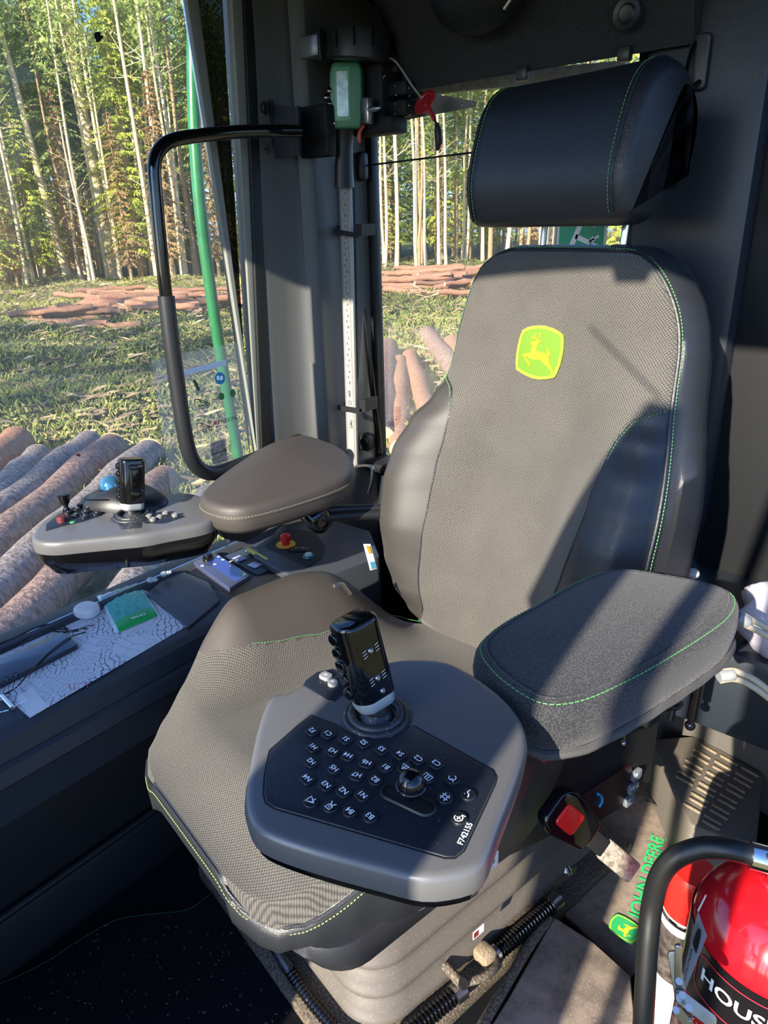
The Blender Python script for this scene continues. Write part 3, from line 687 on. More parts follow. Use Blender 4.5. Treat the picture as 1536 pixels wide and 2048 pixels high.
def smooth(p, k=2):
    for _ in range(k): p = [p[0]] + [(p[i - 1] + p[i] * 2 + p[i + 1]) / 4 for i in range(1, len(p) - 1)] + [p[-1]]
    return p
pa, pb2 = smooth(pa), smooth(pb2)
edge = smooth([G[i][NU] for i in range(20, NV + 1, 3)] + [G[NV][j] for j in range(NU - 2, 0, -4)] + [G[i][0] for i in range(NV, NV - 75, -3)])
mb = MB()
for p in (pa, pb2): mb.tube([q + NB * .0002 for q in p], .0016, 8)
mb.tube([q + NB * .001 for q in edge], .0032, 8); mb.build('piping', M['leather'], seat)
for p, sd_ in ((pa, -1), (pb2, 1)): stitches('stitching', [q + V((sd_ * .005, 0, 0)) for q in p], M['thread'], seat, NB, lift=.001)
ec = b3(.02, .35, 0)
stitches('stitching', [q + ((q - ec) - NB * (q - ec).dot(NB)).normalized() * .007 - NB * .002 for q in edge], M['thread'], seat, NB, lift=.004)
# deer emblem
IDM = Matrix.Identity(4)
EM = [(340, 255), (470, 185), (620, 150), (780, 140), (930, 155), (1100, 205), (1250, 280), (1370, 375), (1385, 520), (1380, 720), (1345, 930), (1290, 1160), (1220, 1340), (1150, 1475), (980, 1510), (780, 1525), (580, 1490), (380, 1400), (170, 1265), (165, 1050), (185, 830), (225, 600), (280, 400)]
DEER = [(548, 600), (560, 560), (640, 545), (700, 545), (735, 520), (760, 535), (855, 548), (800, 580), (750, 590), (730, 620), (700, 720), (690, 790), (760, 815), (860, 840), (960, 890), (975, 830), (960, 730), (1010, 780), (1045, 900), (1005, 920), (1010, 1000), (1015, 1120), (1070, 1190), (1110, 1290), (1130, 1390), (1100, 1390), (1060, 1300), (1000, 1215), (900, 1120), (830, 1040), (760, 1020), (640, 1020), (540, 980), (480, 935), (410, 925), (470, 1040), (530, 1100), (520, 1140), (500, 1200), (495, 1125), (430, 1030), (390, 930), (345, 920), (320, 930), (360, 870), (440, 850), (545, 845), (560, 770), (600, 680), (610, 640), (570, 640)]
ANT = [[(735, 530), (690, 470), (600, 440), (575, 400)], [(600, 440), (560, 490)], [(640, 452), (620, 395)], [(700, 475), (690, 400), (665, 345)], [(700, 475), (650, 470)], [(750, 530), (790, 450), (800, 370), (770, 330)], [(795, 400), (830, 340)]]
def epx(q): return 1020 + q[0] / 12.8, 640 + q[1] / 12.8
def emb2(q):
    x, y = epx(q); x, v, _ = bl(x, y, .012); return (x, v)
emb = MB(); hgt = .0125
outer = [emb2(q) for q in EM]; emb.prism([(p[0], p[1]) for p in outer], hgt - .004, hgt + .0008, IDM, .0006, m=0)
o_em = emb.build('emblem', M_em := P('emblem_green', (.115, .235, .012), .8, var=.25, vs=900, bump=.6, bs=900), shell)
em2 = MB(); inn = off2(outer if area2(outer) > 0 else outer[::-1], .0036)
em2.stroke([(p[0], p[1]) for p in inn], .0024, IDM, 0, hgt + .0014, True); em2.stroke([(p[0], p[1]) for p in off2(outer if area2(outer) > 0 else outer[::-1], .0006)], .0014, IDM, 0, hgt + .0012, True)
em2.build('emblem_border', P('yellow_thread', (.42, .46, .03), .8), shell, recalc=False)
em3 = MB(); dp = [emb2(q) for q in DEER]; em3.prism(dp, hgt, hgt + .0022, IDM)
for a in ANT: em3.stroke([emb2(q) for q in a], .0016, IDM, 0, hgt + .0020)
em3.build('deer_figure', P('golden_thread', (.66, .28, .004), .75), shell)
# --- headrest posts and headrest
for (x0, y0, x1, y1) in ((1082, 500, 1082, 440), (1243, 495, 1248, 440)):
    p = SP(x0, y0, .09); q = V((p.x, p.y + .012, p.z + .10)); p.z -= .05; MB().tube([p, q], .0058, 12).build('headrest_post', M['chrome' if x0 > 1200 else 'metal'], seat)
    MB().box(SP(x0, y0 - 1, .09), (.03, .022, .008), b=.003).build('post_guide', M['plastic'], seat)
# side profile (y back, z): front pad, over the top, rear flap
hy = .100
HP = [(hy + .005, 1.252), (hy - .004, 1.30), (hy + .006, 1.35), (hy + .028, 1.41), (hy + .055, 1.440), (hy + .09, 1.453), (hy + .130, 1.450), (hy + .162, 1.425), (hy + .178, 1.385), (hy + .180, 1.34), (hy + .178, 1.30), (hy + .165, 1.282), (hy + .150, 1.29), (hy + .146, 1.315), (hy + .152, 1.35), (hy + .150, 1.380), (hy + .136, 1.398), (hy + .130, 1.388), (hy + .128, 1.35), (hy + .125, 1.31), (hy + .115, 1.262), (hy + .088, 1.236), (hy + .035, 1.232), (hy + .015, 1.238)]
hp = cr([(0, y, z) for y, z in HP], 4, True)
def hsec(x, ins, sc_=1):
    c2_ = [(p.y, p.z) for p in hp]; c2_ = c2_ if area2(c2_) > 0 else c2_[::-1]; q = off2(c2_, ins) if ins else c2_
    return [(x, y, z) for y, z in q]
xl, xr = -.130, .160; L = []
def bend(l, x): # wrap the whole pad slightly round the head
    c = (x + .009) / .16; return [(p[0], p[1] - .012 * c * c + .004, p[2]) for p in l]
for x, ins in ((xl - .022, .030), (xl - .018, .018), (xl - .010, .008), (xl, .001), (xl + .03, 0), (-.08, 0), (-.03, 0), (.03, 0), (.09, 0), (xr - .02, 0), (xr, .001), (xr + .010, .005), (xr + .018, .012), (xr + .022, .020)): L.append(bend(hsec(x, ins), x))
mb = MB(); mb.loops(L, True, 0, True, True); hr = mb.build('headrest', M['leather_dark'], seat, angle=70)
for xx, sg in ((xr - .002, 1), (xl + .002, -1)):
    path = [V(p) for p in bend(hsec(xx, -.0006), xx)]; n = len(path); a0 = [V(p) for p in path if p[1] < hy + .15 and p[2] > 1.24 and not (p[1] > hy + .1 and p[2] < 1.42)]
    a0.sort(key=lambda p: math.atan2(p.z - 1.34, -(p.y - hy - .06))); MB().tube(smooth(a0), .0014, 6).build('seam_piping', M['leather_dark'], hr)
    stitches('stitching', [p + V((-sg * .006, 0, 0)) for p in smooth(a0)], M['thread'], hr, lambda p: V((0, p.y - hy - .07, p.z - 1.34)).normalized(), lift=.0008)

# --- cushion
def hw(y): return interp([(-.615, .13), (-.608, .175), (-.59, .208), (-.55, .236), (-.50, .258), (-.44, .282), (-.36, .302), (-.25, .308), (-.12, .285), (0, .235), (.07, .20)], y)
def cz(x, y):
    ax = abs(x - .02); z = .492 + .012 * (1 - min(1, ax / .25) ** 2) - .012 * math.exp(-((y + .30) / .15) ** 2) * (1 - min(1, ax / .2) ** 2)
    z -= .045 * sstep(-.50, -.62, y) + .07 * sstep(-.25, .06, y)
    z += .125 * sstep(.12, .275, ax) * sstep(-.55, -.36, y) * (1 - .9 * sstep(-.18, .03, y))
    return z - .03 * sstep(hw(y) - .022, hw(y), ax) ** 2
Gc = []; NY, NX = 120, 110
for i in range(NY + 1):
    y = -.615 + .685 * (i / NY); h_ = hw(y); Gc.append([V((.02 + h_ * (-1 + 2 * j / NX), y + .012 * (1 - abs(-1 + 2 * j / NX)) * 0, 0)) for j in range(NX + 1)])
    for p in Gc[-1]: p.z = cz(p.x, p.y)
PJc = projs(Gc)
cseam = [(340, 1314), (356, 1309), (420, 1303), (520, 1289), (600, 1277), (650, 1266), (720, 1243), (800, 1231), (860, 1228)]
cpoly = cseam + [(900, 1100), (400, 1000), (250, 1250)]
cls = {}
for i in range(NY):
    for j in range(NX):
        cx = (PJc[i][j][0] + PJc[i + 1][j + 1][0]) / 2; cy = (PJc[i][j][1] + PJc[i + 1][j + 1][1]) / 2
        cls[i, j] = 1 if (j < NX * .5 and inpoly(cx, cy, cpoly)) else 0
def cregion(k, name, mat, parent):
    idx = {}; vs = []; fs = []
    for (i, j), c in cls.items():
        if c != k: continue
        q = []
        for a, b_ in ((i, j), (i, j + 1), (i + 1, j + 1), (i + 1, j)):
            if (a, b_) not in idx: idx[a, b_] = len(vs); vs.append(Gc[a][b_])
            q.append(idx[a, b_])
        fs.append(q)
    return MB().add(vs, fs).build(name, mat, parent, angle=80, recalc=False)
loop = [Gc[i][0] for i in range(NY, -1, -2)] + [Gc[0][j] for j in range(2, NX, 3)] + [Gc[i][NX] for i in range(0, NY + 1, 2)] + [Gc[NY][j] for j in range(NX - 2, 0, -3)]
pl = [(p.x, p.y) for p in loop]
if area2(pl) < 0: loop.reverse(); pl.reverse()
L = [[(p.x, p.y, p.z) for p in loop]]
for off, dz, kk in ((.004, .004, 1), (.006, .012, 1), (.006, .035, 1), (.002, .06, .5), (-.006, .085, .1), (-.02, .10, 0)):
    q = off2(pl, -off); L.append([(x, y, (p.z * kk + .47 * (1 - kk)) - dz) for (x, y), p in zip(q, loop)])
cu = MB().loops(L, True, 0, False, True).build('seat_cushion', M['leather'], seat, angle=80)
tag(cregion(0, 'cushion_cover', M['fabric'], cu), 'sunlit ribbed grey fabric top of the cushion'); tag(cregion(1, 'thigh_bolster', M['leather_arm'], cu), 'raised worn leather hump at the side of the cushion')
cp = smooth([nearest_on(Gc, PJc, p.x, p.y) for p in cr([(x, y, 0) for x, y in cseam], 6)])
MB().tube(cp, .0014, 6).build('piping', M['leather'], cu); stitches('stitching', [p + V((0, .006, .001)) for p in cp], M['thread'], cu, (0, 0, 1))
fe = smooth([Gc[i][0] for i in range(40, -1, -3)] + [Gc[0][j] for j in range(2, NX, 4)] + [Gc[i][NX] for i in range(0, 30, 3)])
fo = [p + (V((p.x - .02, p.y + .3, 0)).normalized()) * .004 + V((0, 0, -.004)) for p in fe]
MB().tube(fo, .0028, 8).build('piping', M['leather'], cu)
stitches('stitching', [p + V((p.x - .02, p.y + .3, 0)).normalized() * .003 + V((0, 0, -.008)) for p in fo], P('lime_thread', (.30, .42, .12), .8), cu, lambda p: V((p.x - .02, p.y + .3, 0)).normalized())
# frayed carpet like underside showing at the front left corner
fr = MB(); q = [Gc[i][0] + V((-.001, -.002, -.075)) for i in range(26, 2, -4)]; fr.tube(smooth(q), .007, 8); fr.build('frayed_edge', P('frayed_brown', (.30, .21, .16), .95, bump=1, bs=900, var=.4, vs=600), cu)

# --- armrests
def puff(name, mat, outline, z, th, parent, edge=.016, crown=.012, fr=None, under=None):
    pl = outline if area2(outline) > 0 else outline[::-1]; pl = [(p.x, p.y) for p in resample(cr([(x, y, 0) for x, y in pl], 5, True), 96, True)]
    cx = sum(p[0] for p in pl) / len(pl); cy = sum(p[1] for p in pl) / len(pl); L = []
    def ringo(ins, zz, k=None):
        q = off2(pl, ins) if k is None else [(cx + (x - cx) * k, cy + (y - cy) * k) for x, y in off2(pl, edge)]
        L.append([(x, y, zz(x, y) if callable(zz) else zz) for x, y in q])
    ringo(.022, -th); ringo(.008, -th - .002); ringo(.001, -th + .008); ringo(0, -th + .02)
    ringo(-.0015, -th * .45)
    for k in range(6):
        a = math.pi / 2 * k / 5; ringo(edge * (1 - math.cos(a)), -edge * (1 - math.sin(a)))
    for k in (.92, .8, .65, .5, .35, .2, .08): ringo(0, crown * (1 - k * k), k)
    mb = MB(); mb.loops(L, True, 0, True, True); F = fr or Matrix.Translation((0, 0, z)); o = mb.build(name, mat, parent, angle=80, matrix=F)
    return o, pl, F
ARM_R = [(950, 1300), (958, 1272), (1000, 1238), (1060, 1205), (1120, 1170), (1190, 1140), (1250, 1132), (1330, 1143), (1400, 1156), (1455, 1172), (1482, 1196), (1470, 1232), (1420, 1272), (1330, 1328), (1260, 1366), (1190, 1398), (1130, 1412), (1075, 1408), (1020, 1378), (975, 1340)]
zR = .80; ol = [(SZ(x, y, zR).x, SZ(x, y, zR).y) for x, y in ARM_R]
ar, pl, F = puff('armrest', M['fabric_arm'], ol, zR, .062, seat, crown=.006)
q = off2(pl, .0065); stitches('stitching', [V((x, y, -.0028)) for x, y in q] + [V((*q[0], -.0028))], M['thread'], ar, lambda p: V((0, 0, 1)), step=.0065, ln=.0045, r=.0007, lift=0)
q = off2(pl, .013); MB().tube([V((x, y, .0003)) for x, y in q] + [V((*q[0], .0003))], .0013, 6).build('welt', M['fabric_arm'], ar)
q = off2(pl, .002); MB().tube([V((x, y, -.062 + .0008 * math.sin(i * 1.3))) for i, (x, y) in enumerate(q)] + [V((*q[0], -.064))], .0055, 8).build('elastic_hem', P('knitted_hem', (.06, .058, .055), .9, bump=.8, bs=500), ar)
ARM_L = [(398, 992), (420, 962), (470, 925), (520, 893), (565, 875), (610, 868), (655, 880), (690, 897), (708, 920), (700, 945), (660, 965), (600, 985), (540, 1002), (480, 1014), (430, 1010)]
zL = .80; ol = [(SZ(x, y, zL).x, SZ(x, y, zL).y) for x, y in ARM_L]
al, pl, F = puff('armrest', M['leather_arm'], ol, zL, .052, seat, crown=.018, edge=.014)
q = off2(pl, -.0012); stitches('stitching', [V((x, y, -.02)) for x, y in q] + [V((*q[0], -.02))], P('tan_thread', (.25, .24, .15), .8), al, lambda p: V((0, 0, 0)), step=.006, ln=.004, r=.0006, lift=0)
MB().tube([V((x, y, -.023)) for x, y in q] + [V((*q[0], -.023))], .0012, 6).build('welt', M['leather_arm'], al)
tag(ar, 'dark blue black fabric armrest'); tag(al, 'worn brown leather armrest')
# left armrest carrier: black bracket, pivot drum, arm towards the backrest
br = MB(); c0 = SX(560, 1035, -.40)
yl = [SX(x, y, -.37) for x, y in ((430, 1050), (520, 1030), (640, 985), (660, 1000), (640, 1018), (560, 1040), (530, 1062), (490, 1085), (450, 1078))]
br.loops([[p for p in yl], [p + V((-.06, 0, 0)) for p in yl]], True, 0, True, True); br.build('armrest_bracket', M['plastic'], seat, angle=40)
dr = MB(); c = SX(638, 1040, -.30); F = frame(c, (0, 1, 0), (0, 0, 1))
dr.lathe([(.0, .012), (.012, .012), (.014, .016), (.022, .014), (.026, .010), (.026, -.012), (.022, -.02), (.016, -.05), (0, -.05)], 32, F); dr.build('pivot_drum', M['gloss'], seat)
am = MB(); a = c + V((-.005, 0, .004)); e = SX(745, 1030, -.27)
am.tube(cr([a, a + (e - a) * .5 + V((0, 0, .004)), e + V((.02, .04, 0))], 4), .017, 14, flat=.7); am.tube(cr([a + V((0, 0, .014)), a + (e - a) * .45 + V((0, 0, .016)), e + V((.02, .04, .012))], 4), .008, 10); am.build('armrest_arm', M['plastic'], seat)
# right armrest carrier: knob, height bracket, gas strut
kn = MB(); c = SX(1420, 1310, .455); F = frame(c, (0, 1, 0), (0, 0, 1))
kn.lathe([(0, .012), (.022, .012), (.0255, .008), (.026, -.004), (.024, -.020), (.02, -.026), (0, -.026)], 32, F); kn.build('adjuster_knob', M['plastic'], seat)
ab = MB(); yl = [SX(x, y, .40) for x, y in ((1080, 1440), (1160, 1440), (1300, 1370), (1400, 1290), (1420, 1330), (1330, 1400), (1240, 1455), (1180, 1515), (1130, 1510), (1090, 1480))]
ab.loops([yl, [p + V((-.06, 0, 0)) for p in yl]], True, 0, True, True); ab.build('armrest_bracket', M['plastic_d'], seat, angle=40)
gs = MB(); a = SX(1400, 1345, .40); b_ = SX(1383, 1435, .40); gs.tube([a, b_], .0075, 14); gs.tube([b_, b_ + (b_ - a) * .12], .004, 10); gs.ball(b_ + (b_ - a) * .18, .0085); gs.build('gas_strut', M['gloss'], seat)
gs = MB(); a = SX(1350, 1350, .39); b_ = SX(1340, 1440, .39); gs.tube(cr([a, (a + b_) / 2 + V((0, .012, 0)), b_], 5), .005, 8); gs.build('release_lever', M['plastic'], seat)
lv = MB(); lv.tube(cr([SX(x, y, .42) for x, y in ((1305, 1395), (1330, 1402), (1352, 1400), (1362, 1408), (1350, 1416), (1320, 1412))], 5), .004, 8); lv.build('release_lever', M['plastic'], seat)
lv = MB(); lv.box(SX(1298, 1432, .41), (.02, .034, .02), b=.005); lv.build('tilt_handle', M['plastic'], seat)
pl_ = SX(1250, 1462, .40); pm = MB(); pm.tube([pl_, pl_ + V((0, 0, -.02))], .0015, 8); pm.ball(pl_ + V((0, 0, -.021)), .0038); pm.build('pin', M['metal'], seat)
# red lever behind the right pod
rl = MB(); yl = [SX(x, y, .37) for x, y in ((1118, 1482), (1128, 1488), (1108, 1520), (1088, 1526))]; rl.loops([yl, [p + V((-.014, 0, 0)) for p in yl]], True, 0, True, True); rl.build('red_lever', P('dull_red', (.20, .03, .02), .4), seat)
# chrome recliner lever left of the cushion and its sticker
rc = MB(); rc.tube(cr([SX(x, y, -.16) for x, y in ((668, 1172), (684, 1168), (690, 1175), (700, 1188))], 4), .004, 8); rc.build('recliner_lever', M['metal'], seat)
stk = MB(); q = [SX(x, y, -.29) for x, y in ((727, 1088), (741, 1088), (754, 1137), (741, 1141))]; stk.loops([q, [p + V((-.001, 0, 0)) for p in q]], True, 0, True, True)
q2 = [SX(x, y, -.2895) for x, y in ((740, 1124), (750, 1123), (753, 1135), (743, 1138))]; stk.loops([q2, [p + V((.0006, 0, 0)) for p in q2]], True, 1, True, True)
q2 = [SX(x, y, -.2895) for x, y in ((732, 1092), (739, 1092), (743, 1106), (738, 1107))]; stk.loops([q2, [p + V((.0006, 0, 0)) for p in q2]], True, 2, True, True)
stk.build('sticker', [M['white'], P('label_blue', (.1, .35, .55), .5), M['yellow']], seat)

# --- pan, side covers and bellows below the cushion
def rrect(x0, x1, y0, y1, r, z, n=7): return [(p[0] + (x0 + x1) / 2, p[1] + (y0 + y1) / 2, z) for p in rr(x1 - x0, y1 - y0, r, n)]
sp = MB(); L = [rrect(-.235, .285, -.575, .06, .07, .40), rrect(-.24, .290, -.58, .065, .07, .385), rrect(-.235, .285, -.555, .06, .06, .345), rrect(-.22, .265, -.52, .05, .05, .325)]
sp.loops(L, True, 0, True, True); sp.build('seat_pan', M['leather'], seat, angle=50)
bel = MB(); L = []
N = 46
for i in range(N + 1):
    k = i / N; z = .03 + .315 * k; ph = (k * 4.6) % 1; bul = .020 * (math.sin(math.pi * ph) ** 3) - .002
    grow = .0
    L.append(rrect(-.235 - bul, .215 + bul, -.445 - bul - .01 * k, .16 + bul, .075, z, 9))
bel.loops(L, True, 0, True, True); bel.build('suspension_bellows', M['dusty_rubber'], seat, angle=60)
# right side cover: long moulded panel with lower accordion flap, control strip and grey rocker buttons
cv = MB(); yl = [SX(x, y, .31) for x, y in ((985, 1570), (1060, 1545), (1180, 1490), (1290, 1420), (1318, 1440), (1300, 1560), (1285, 1590), (1200, 1640), (1100, 1672), (1000, 1720), (955, 1735))]
cv.loops([[p + V((-.012, 0, 0)) for p in yl][::1], yl], True, 0, True, True); F0 = None
cv.build('side_cover', M['plastic'], seat, angle=30)
fp = MB(); yl = [SX(x, y, .300) for x, y in ((760, 1780), (870, 1755), (1000, 1660), (1120, 1600), (1150, 1640), (1100, 1672), (1000, 1726), (880, 1795), (800, 1872), (620, 1850), (600, 1820))]
fl_ = MB(); ys = [SX(x, y, .295) for x, y in ((1110, 1665), (1060, 1690), (1010, 1712), (970, 1732), (930, 1755), (880, 1785), (840, 1830))]
top = [V((.285, p.y, .385)) for p in ys]; bot = [V((.275 + (.006 if i % 2 else -.004), p.y, p.z - .01)) for i, p in enumerate(ys)]; mid = [V((.298 + (.004 if i % 2 else -.004), p.y, (p.z + .385) / 2)) for i, p in enumerate(ys)]
fl_.loops([top, mid, bot], False); fo_ = fl_.build('side_flap', M['leather'], seat, angle=15)
md = fo_.modifiers.new('thick', 'SOLIDIFY'); md.thickness = .004
rp = MB(); yl = [SX(x, y, .314) for x, y in ((1165, 1590), (1262, 1528), (1268, 1560), (1255, 1600), (1215, 1625), (1195, 1640))]
rp.loops([[p + V((-.004, 0, 0)) for p in yl], yl], True, 0, True, True); rp.build('control_strip', P('dark_red_panel', (.035, .008, .008), .35), seat)
bs = MB(); q = cr([SX(x, y, .317) for x, y in ((1196, 1588), (1203, 1593), (1204, 1604), (1198, 1614))], 4); bs.tube(q, .0022, 8); bs.build('blue_dial', P('blue_ring', (.03, .35, .7), .4), seat)
for i, (x, y) in enumerate(((1274, 1550), (1267, 1576), (1259, 1601))):
    F = frame(SX(x, y, .318), (0, 1, 0), (0, 0, 1)); kb = MB(); kb.prism(rr(.026, .020, .005), -.006, .003, F, .002, m=0); F1 = frame(SX(x, y, .3215), (0, 1, 0), (0, 0, 1)); kb.text('+', .012, F1 @ Matrix.Translation((-.007, 0, 0)), 1); kb.text('-', .012, F1 @ Matrix.Translation((.008, 0, 0)), 1); kb.prism(rr(.006, .006, .001), 0, .0003, F1, m=1)
    kb.build('rocker_button', [P('button_grey_%d' % i, (.16, .18, .20), .5), M['white']], seat)
wl = MB(); F = frame(SX(985, 1722, .322), (0, 1, 0), (0, 0, 1)); wl.prism(rr(.022, .03, .003), 0, .001, F, m=0); wl.text('o', .014, F @ Matrix.Translation((0, 0, .0012)), 1, bold=.03); wl.build('info_sticker', [M['white'], M['plastic']], seat)

# ================================================================== CONTROL PODS
M['key'] = P('black_key', (.010, .011, .014), .38); M['keyprint'] = P('key_print', (.92, .94, .96), .5)
M['boot'] = P('joystick_boot', (.02, .023, .028), .45, dust=.28)
def to2(pts, z): return [(SZ(x, y, z).x, SZ(x, y, z).y) for x, y in pts]
def pod_body(root, top, z, grey=.024, black=.03, inset=.006):
    pl = rcorner(resample2(top), .02)
    pl = [(p.x, p.y) for p in resample(cr([(x, y, 0) for x, y in top], 4, True), 90, True)]
    if area2(pl) < 0: pl.reverse()
    mb = MB(); L = []
    for ins, zz in ((.0, z - grey), (-.0012, z - grey * .5), (0, z - .006), (.0012, z - .0025), (.004, z - .0005), (.008, z)): L.append([(x, y, zz) for x, y in off2(pl, ins)])
    mb.loops(L, True, 0, False, True); g = mb.build('housing', M['grey_housing'], root, angle=60)
    mb = MB(); L = []
    for ins, zz in ((.040, z - grey - black), (.022, z - grey - black + .004), (.004, z - grey - black * .35), (.0012, z - grey), ): L.append([(x, y, zz) for x, y in off2(pl, ins)])
    mb.loops(L, True, 0, True, True); mb.build('lower_shell', M['gloss'], root, angle=50); return pl
def resample2(t): return t
def key(root, x, y, z, w_, h_, label=None, rot=0, shape='r', mat=None, size=.0073, h=.0022, glyph=None):
    F = trs((x, y, z), rot); mb = MB()
    poly = rr(w_, h_, min(w_, h_) * .28, 3) if shape == 'r' else circ(w_ / 2, 20)
    mb.prism(poly, -.001, h, F, .0009, m=0, bb=0)
    if label: mb.text(label, size, F @ Matrix.Translation((0, 0, h + .00025)) @ Matrix.Rotation(math.pi, 4, 'Z'), 1, bold=.012)
    if glyph:
        G1 = F @ Matrix.Translation((0, 0, h + .00025)) @ Matrix.Rotation(math.pi, 4, 'Z')
        for st in glyph: mb.stroke([(a * .004, b_ * .004) for a, b_ in st], .0010, G1, 1)
    return mb.build('key', [mat or M['key'], M['keyprint']], root)
def joystick(root, base, top, rockers=False, blue=False):
    base, top = V(base), V(top); ax = (top - base).normalized(); ex = (V((1, 0, 0)) - ax * ax.x).normalized(); ey = ax.cross(ex); F = Matrix(((ex.x, ey.x, ax.x, base.x), (ex.y, ey.y, ax.y, base.y), (ex.z, ey.z, ax.z, base.z), (0, 0, 0, 1)))
    H = (top - base).length
    o = bpy.data.objects.new('joystick', None); COL.objects.link(o); o.parent = root; o.matrix_local = F
    g = MB(); sec_ = rcorner([(-.014, -.019), (.006, -.0225), (.017, -.014), (.018, .014), (.010, .0215), (-.012, .020), (-.0165, .010), (-.0165, -.010)], .006)
    g.prism(sec_, .016, H, None, .0045, bb=.001); gr = g.build('grip', M['gloss'], o)
    c = MB(); c.prism([(x * .92, y * .92) for x, y in sec_], .002, .016, None, .001, bb=.006); c.build('collar', P('collar_grey', (.38, .40, .40), .35, metal=.4), o)
    b = MB(); b.tube([(0, 0, -.018), (0, 0, .004)], [.012, .010], 20); b.build('stem', M['rubber'], o)
    # buttons on the face that looks forward (-y)
    for k in range(5):
        zz = H - .014 - k * (H - .035) / 4.3; bt = MB(); Fb = frame((-.006, -.0205, zz), (1, .12, 0), (0, 0, 1))
        bt.prism(circ(.0062, 20) if k != 2 else rr(.013, .012, .003), -.002, .0032, Fb, .0014, m=0, bb=0); bt.build('thumb_button', M['gloss'], o)
    if rockers:
        rk = MB(); Fr = frame((.0165, .0, H * .60), (0, 1, 0), (0, 0, 1)); rk.prism(rr(.018, .05, .004), -.002, .004, Fr, .002, bb=0)
        rk.tube([(.020, -.009, H * .86), (.027, 0, H * .87), (.020, .009, H * .86)], .005, 10); rk.tube([(.020, -.009, H * .40), (.027, 0, H * .39), (.020, .009, H * .40)], .005, 10); rk.build('rocker_switch', M['gloss'], o)
    else:
        for zz in (H * .70, H * .40):
            s = MB(); s.lathe([(0, .0016), (.0018, .0016), (.003, .0004), (.003, -.001)], 16, frame((.0182, 0, zz), (0, 1, 0), (0, 0, 1))); s.build('screw', M['metal'], o)
            pm = MB(); Fp = frame((.0186, 0, zz), (0, 1, 0), (0, 0, 1))
            for s_ in (-1, 1):
                for q in (-1, 0, 1): pm.stroke([(s_ * .005, q * .0032), (s_ * .0095, q * .0032 + .001 * s_)], .0005, Fp, 0, .0002)
            pm.build('marking', M['keyprint'], gr)
        s = MB(); s.lathe([(0, .0014), (.0018, .0014), (.0028, .0004), (.0028, -.001)], 16, frame((.0178, .002, .024), (0, 1, 0), (0, 0, 1))); s.build('screw', M['metal'], o)
    if blue:
        pass
    return o
def torus(R, r, M_, mb, m=0, n=40, k=12):
    L = [[(( R + r * math.cos(2 * math.pi * j / k)) * math.cos(2 * math.pi * i / n), (R + r * math.cos(2 * math.pi * j / k)) * math.sin(2 * math.pi * i / n), r * math.sin(2 * math.pi * j / k)) for j in range(k)] for i in range(n + 1)]
    mb.loops(L, True, m, False, False, M_)
# ---- right pod
ZR = .80
podR = empty('control_pod', SEAT, 'near grey keypad console with lettered keys, ball stick and glossy joystick', 'control console')
TOP_R = [(540, 1390), (575, 1382), (640, 1352), (720, 1334), (800, 1317), (868, 1317), (920, 1332), (990, 1378), (1035, 1425), (1054, 1475), (1038, 1545), (1002, 1640), (980, 1702), (958, 1736), (905, 1753), (841, 1757), (760, 1738), (626, 1702), (530, 1668), (500, 1640), (489, 1598), (494, 1550), (515, 1450)]
pod_body(podR, to2(TOP_R, ZR), ZR)
pan = [(534, 1604), (529, 1588), (531, 1550), (541, 1500), (600, 1448), (622, 1431), (665, 1447), (700, 1464), (740, 1476), (782, 1474), (806, 1462), (827, 1452), (985, 1540), (991, 1552), (988, 1566), (925, 1700), (909, 1713), (890, 1713), (552, 1615)]
mb = MB(); pp = to2(pan, ZR + .001); mb.prism(pp, ZR - .002, ZR + .0012, None, .0008, bb=0); mb.build('keypad_panel', M['keypad'], podR)
mb = MB(); pl_e = off2(pp if area2(pp) > 0 else pp[::-1], -.0012); mb.stroke(pl_e, .0012, Matrix.Identity(4), 0, ZR + .0004, True); mb.build('panel_groove', M['plastic_d'], podR, recalc=False)
mb = MB(); pp = to2([(606, 1370), (612, 1360), (634, 1344), (668, 1337), (700, 1362), (690, 1385), (668, 1403), (655, 1401)], ZR + .001); mb.prism(pp, ZR - .002, ZR + .0014, None, .0008, bb=0); mb.build('keypad_panel', M['keypad'], podR)
def kz(zx, zy): return SZ(470 + zx / 2.56, 1400 + zy / 2.56, ZR + .002)
KEYS = dict(F2=(397, 160), C1=(478, 175), S1=(568, 203), S2=(660, 222), S3=(752, 255), S4=(846, 280), C2=(940, 305), C3=(1032, 328), H1=(402, 243), H3=(502, 265), H4=(580, 288), H6=(675, 325), H2=(392, 320), H7=(625, 388), N4=(372, 405), N3=(468, 438), N2=(558, 470), N1=(654, 490))
krot = R_(3)
for k, (x, y) in KEYS.items():
    p = kz(x, y); key(podR, p.x, p.y, ZR + .0012, .0125, .0125, k, krot + R_({'H3': 12, 'H4': 14, 'H6': 22, 'H7': 22}.get(k, 0)))
for k, (x, y) in dict(B1=(773, 347), H5=(510, 355), B2=(720, 412), B4=(590, 573), B3=(692, 600)).items():
    p = kz(x, y); key(podR, p.x, p.y, ZR + .0012, .0125, .0125, k, krot, 'c')
c_ = [(math.cos(a / 8 * 6.28), math.sin(a / 8 * 6.28)) for a in range(7)]
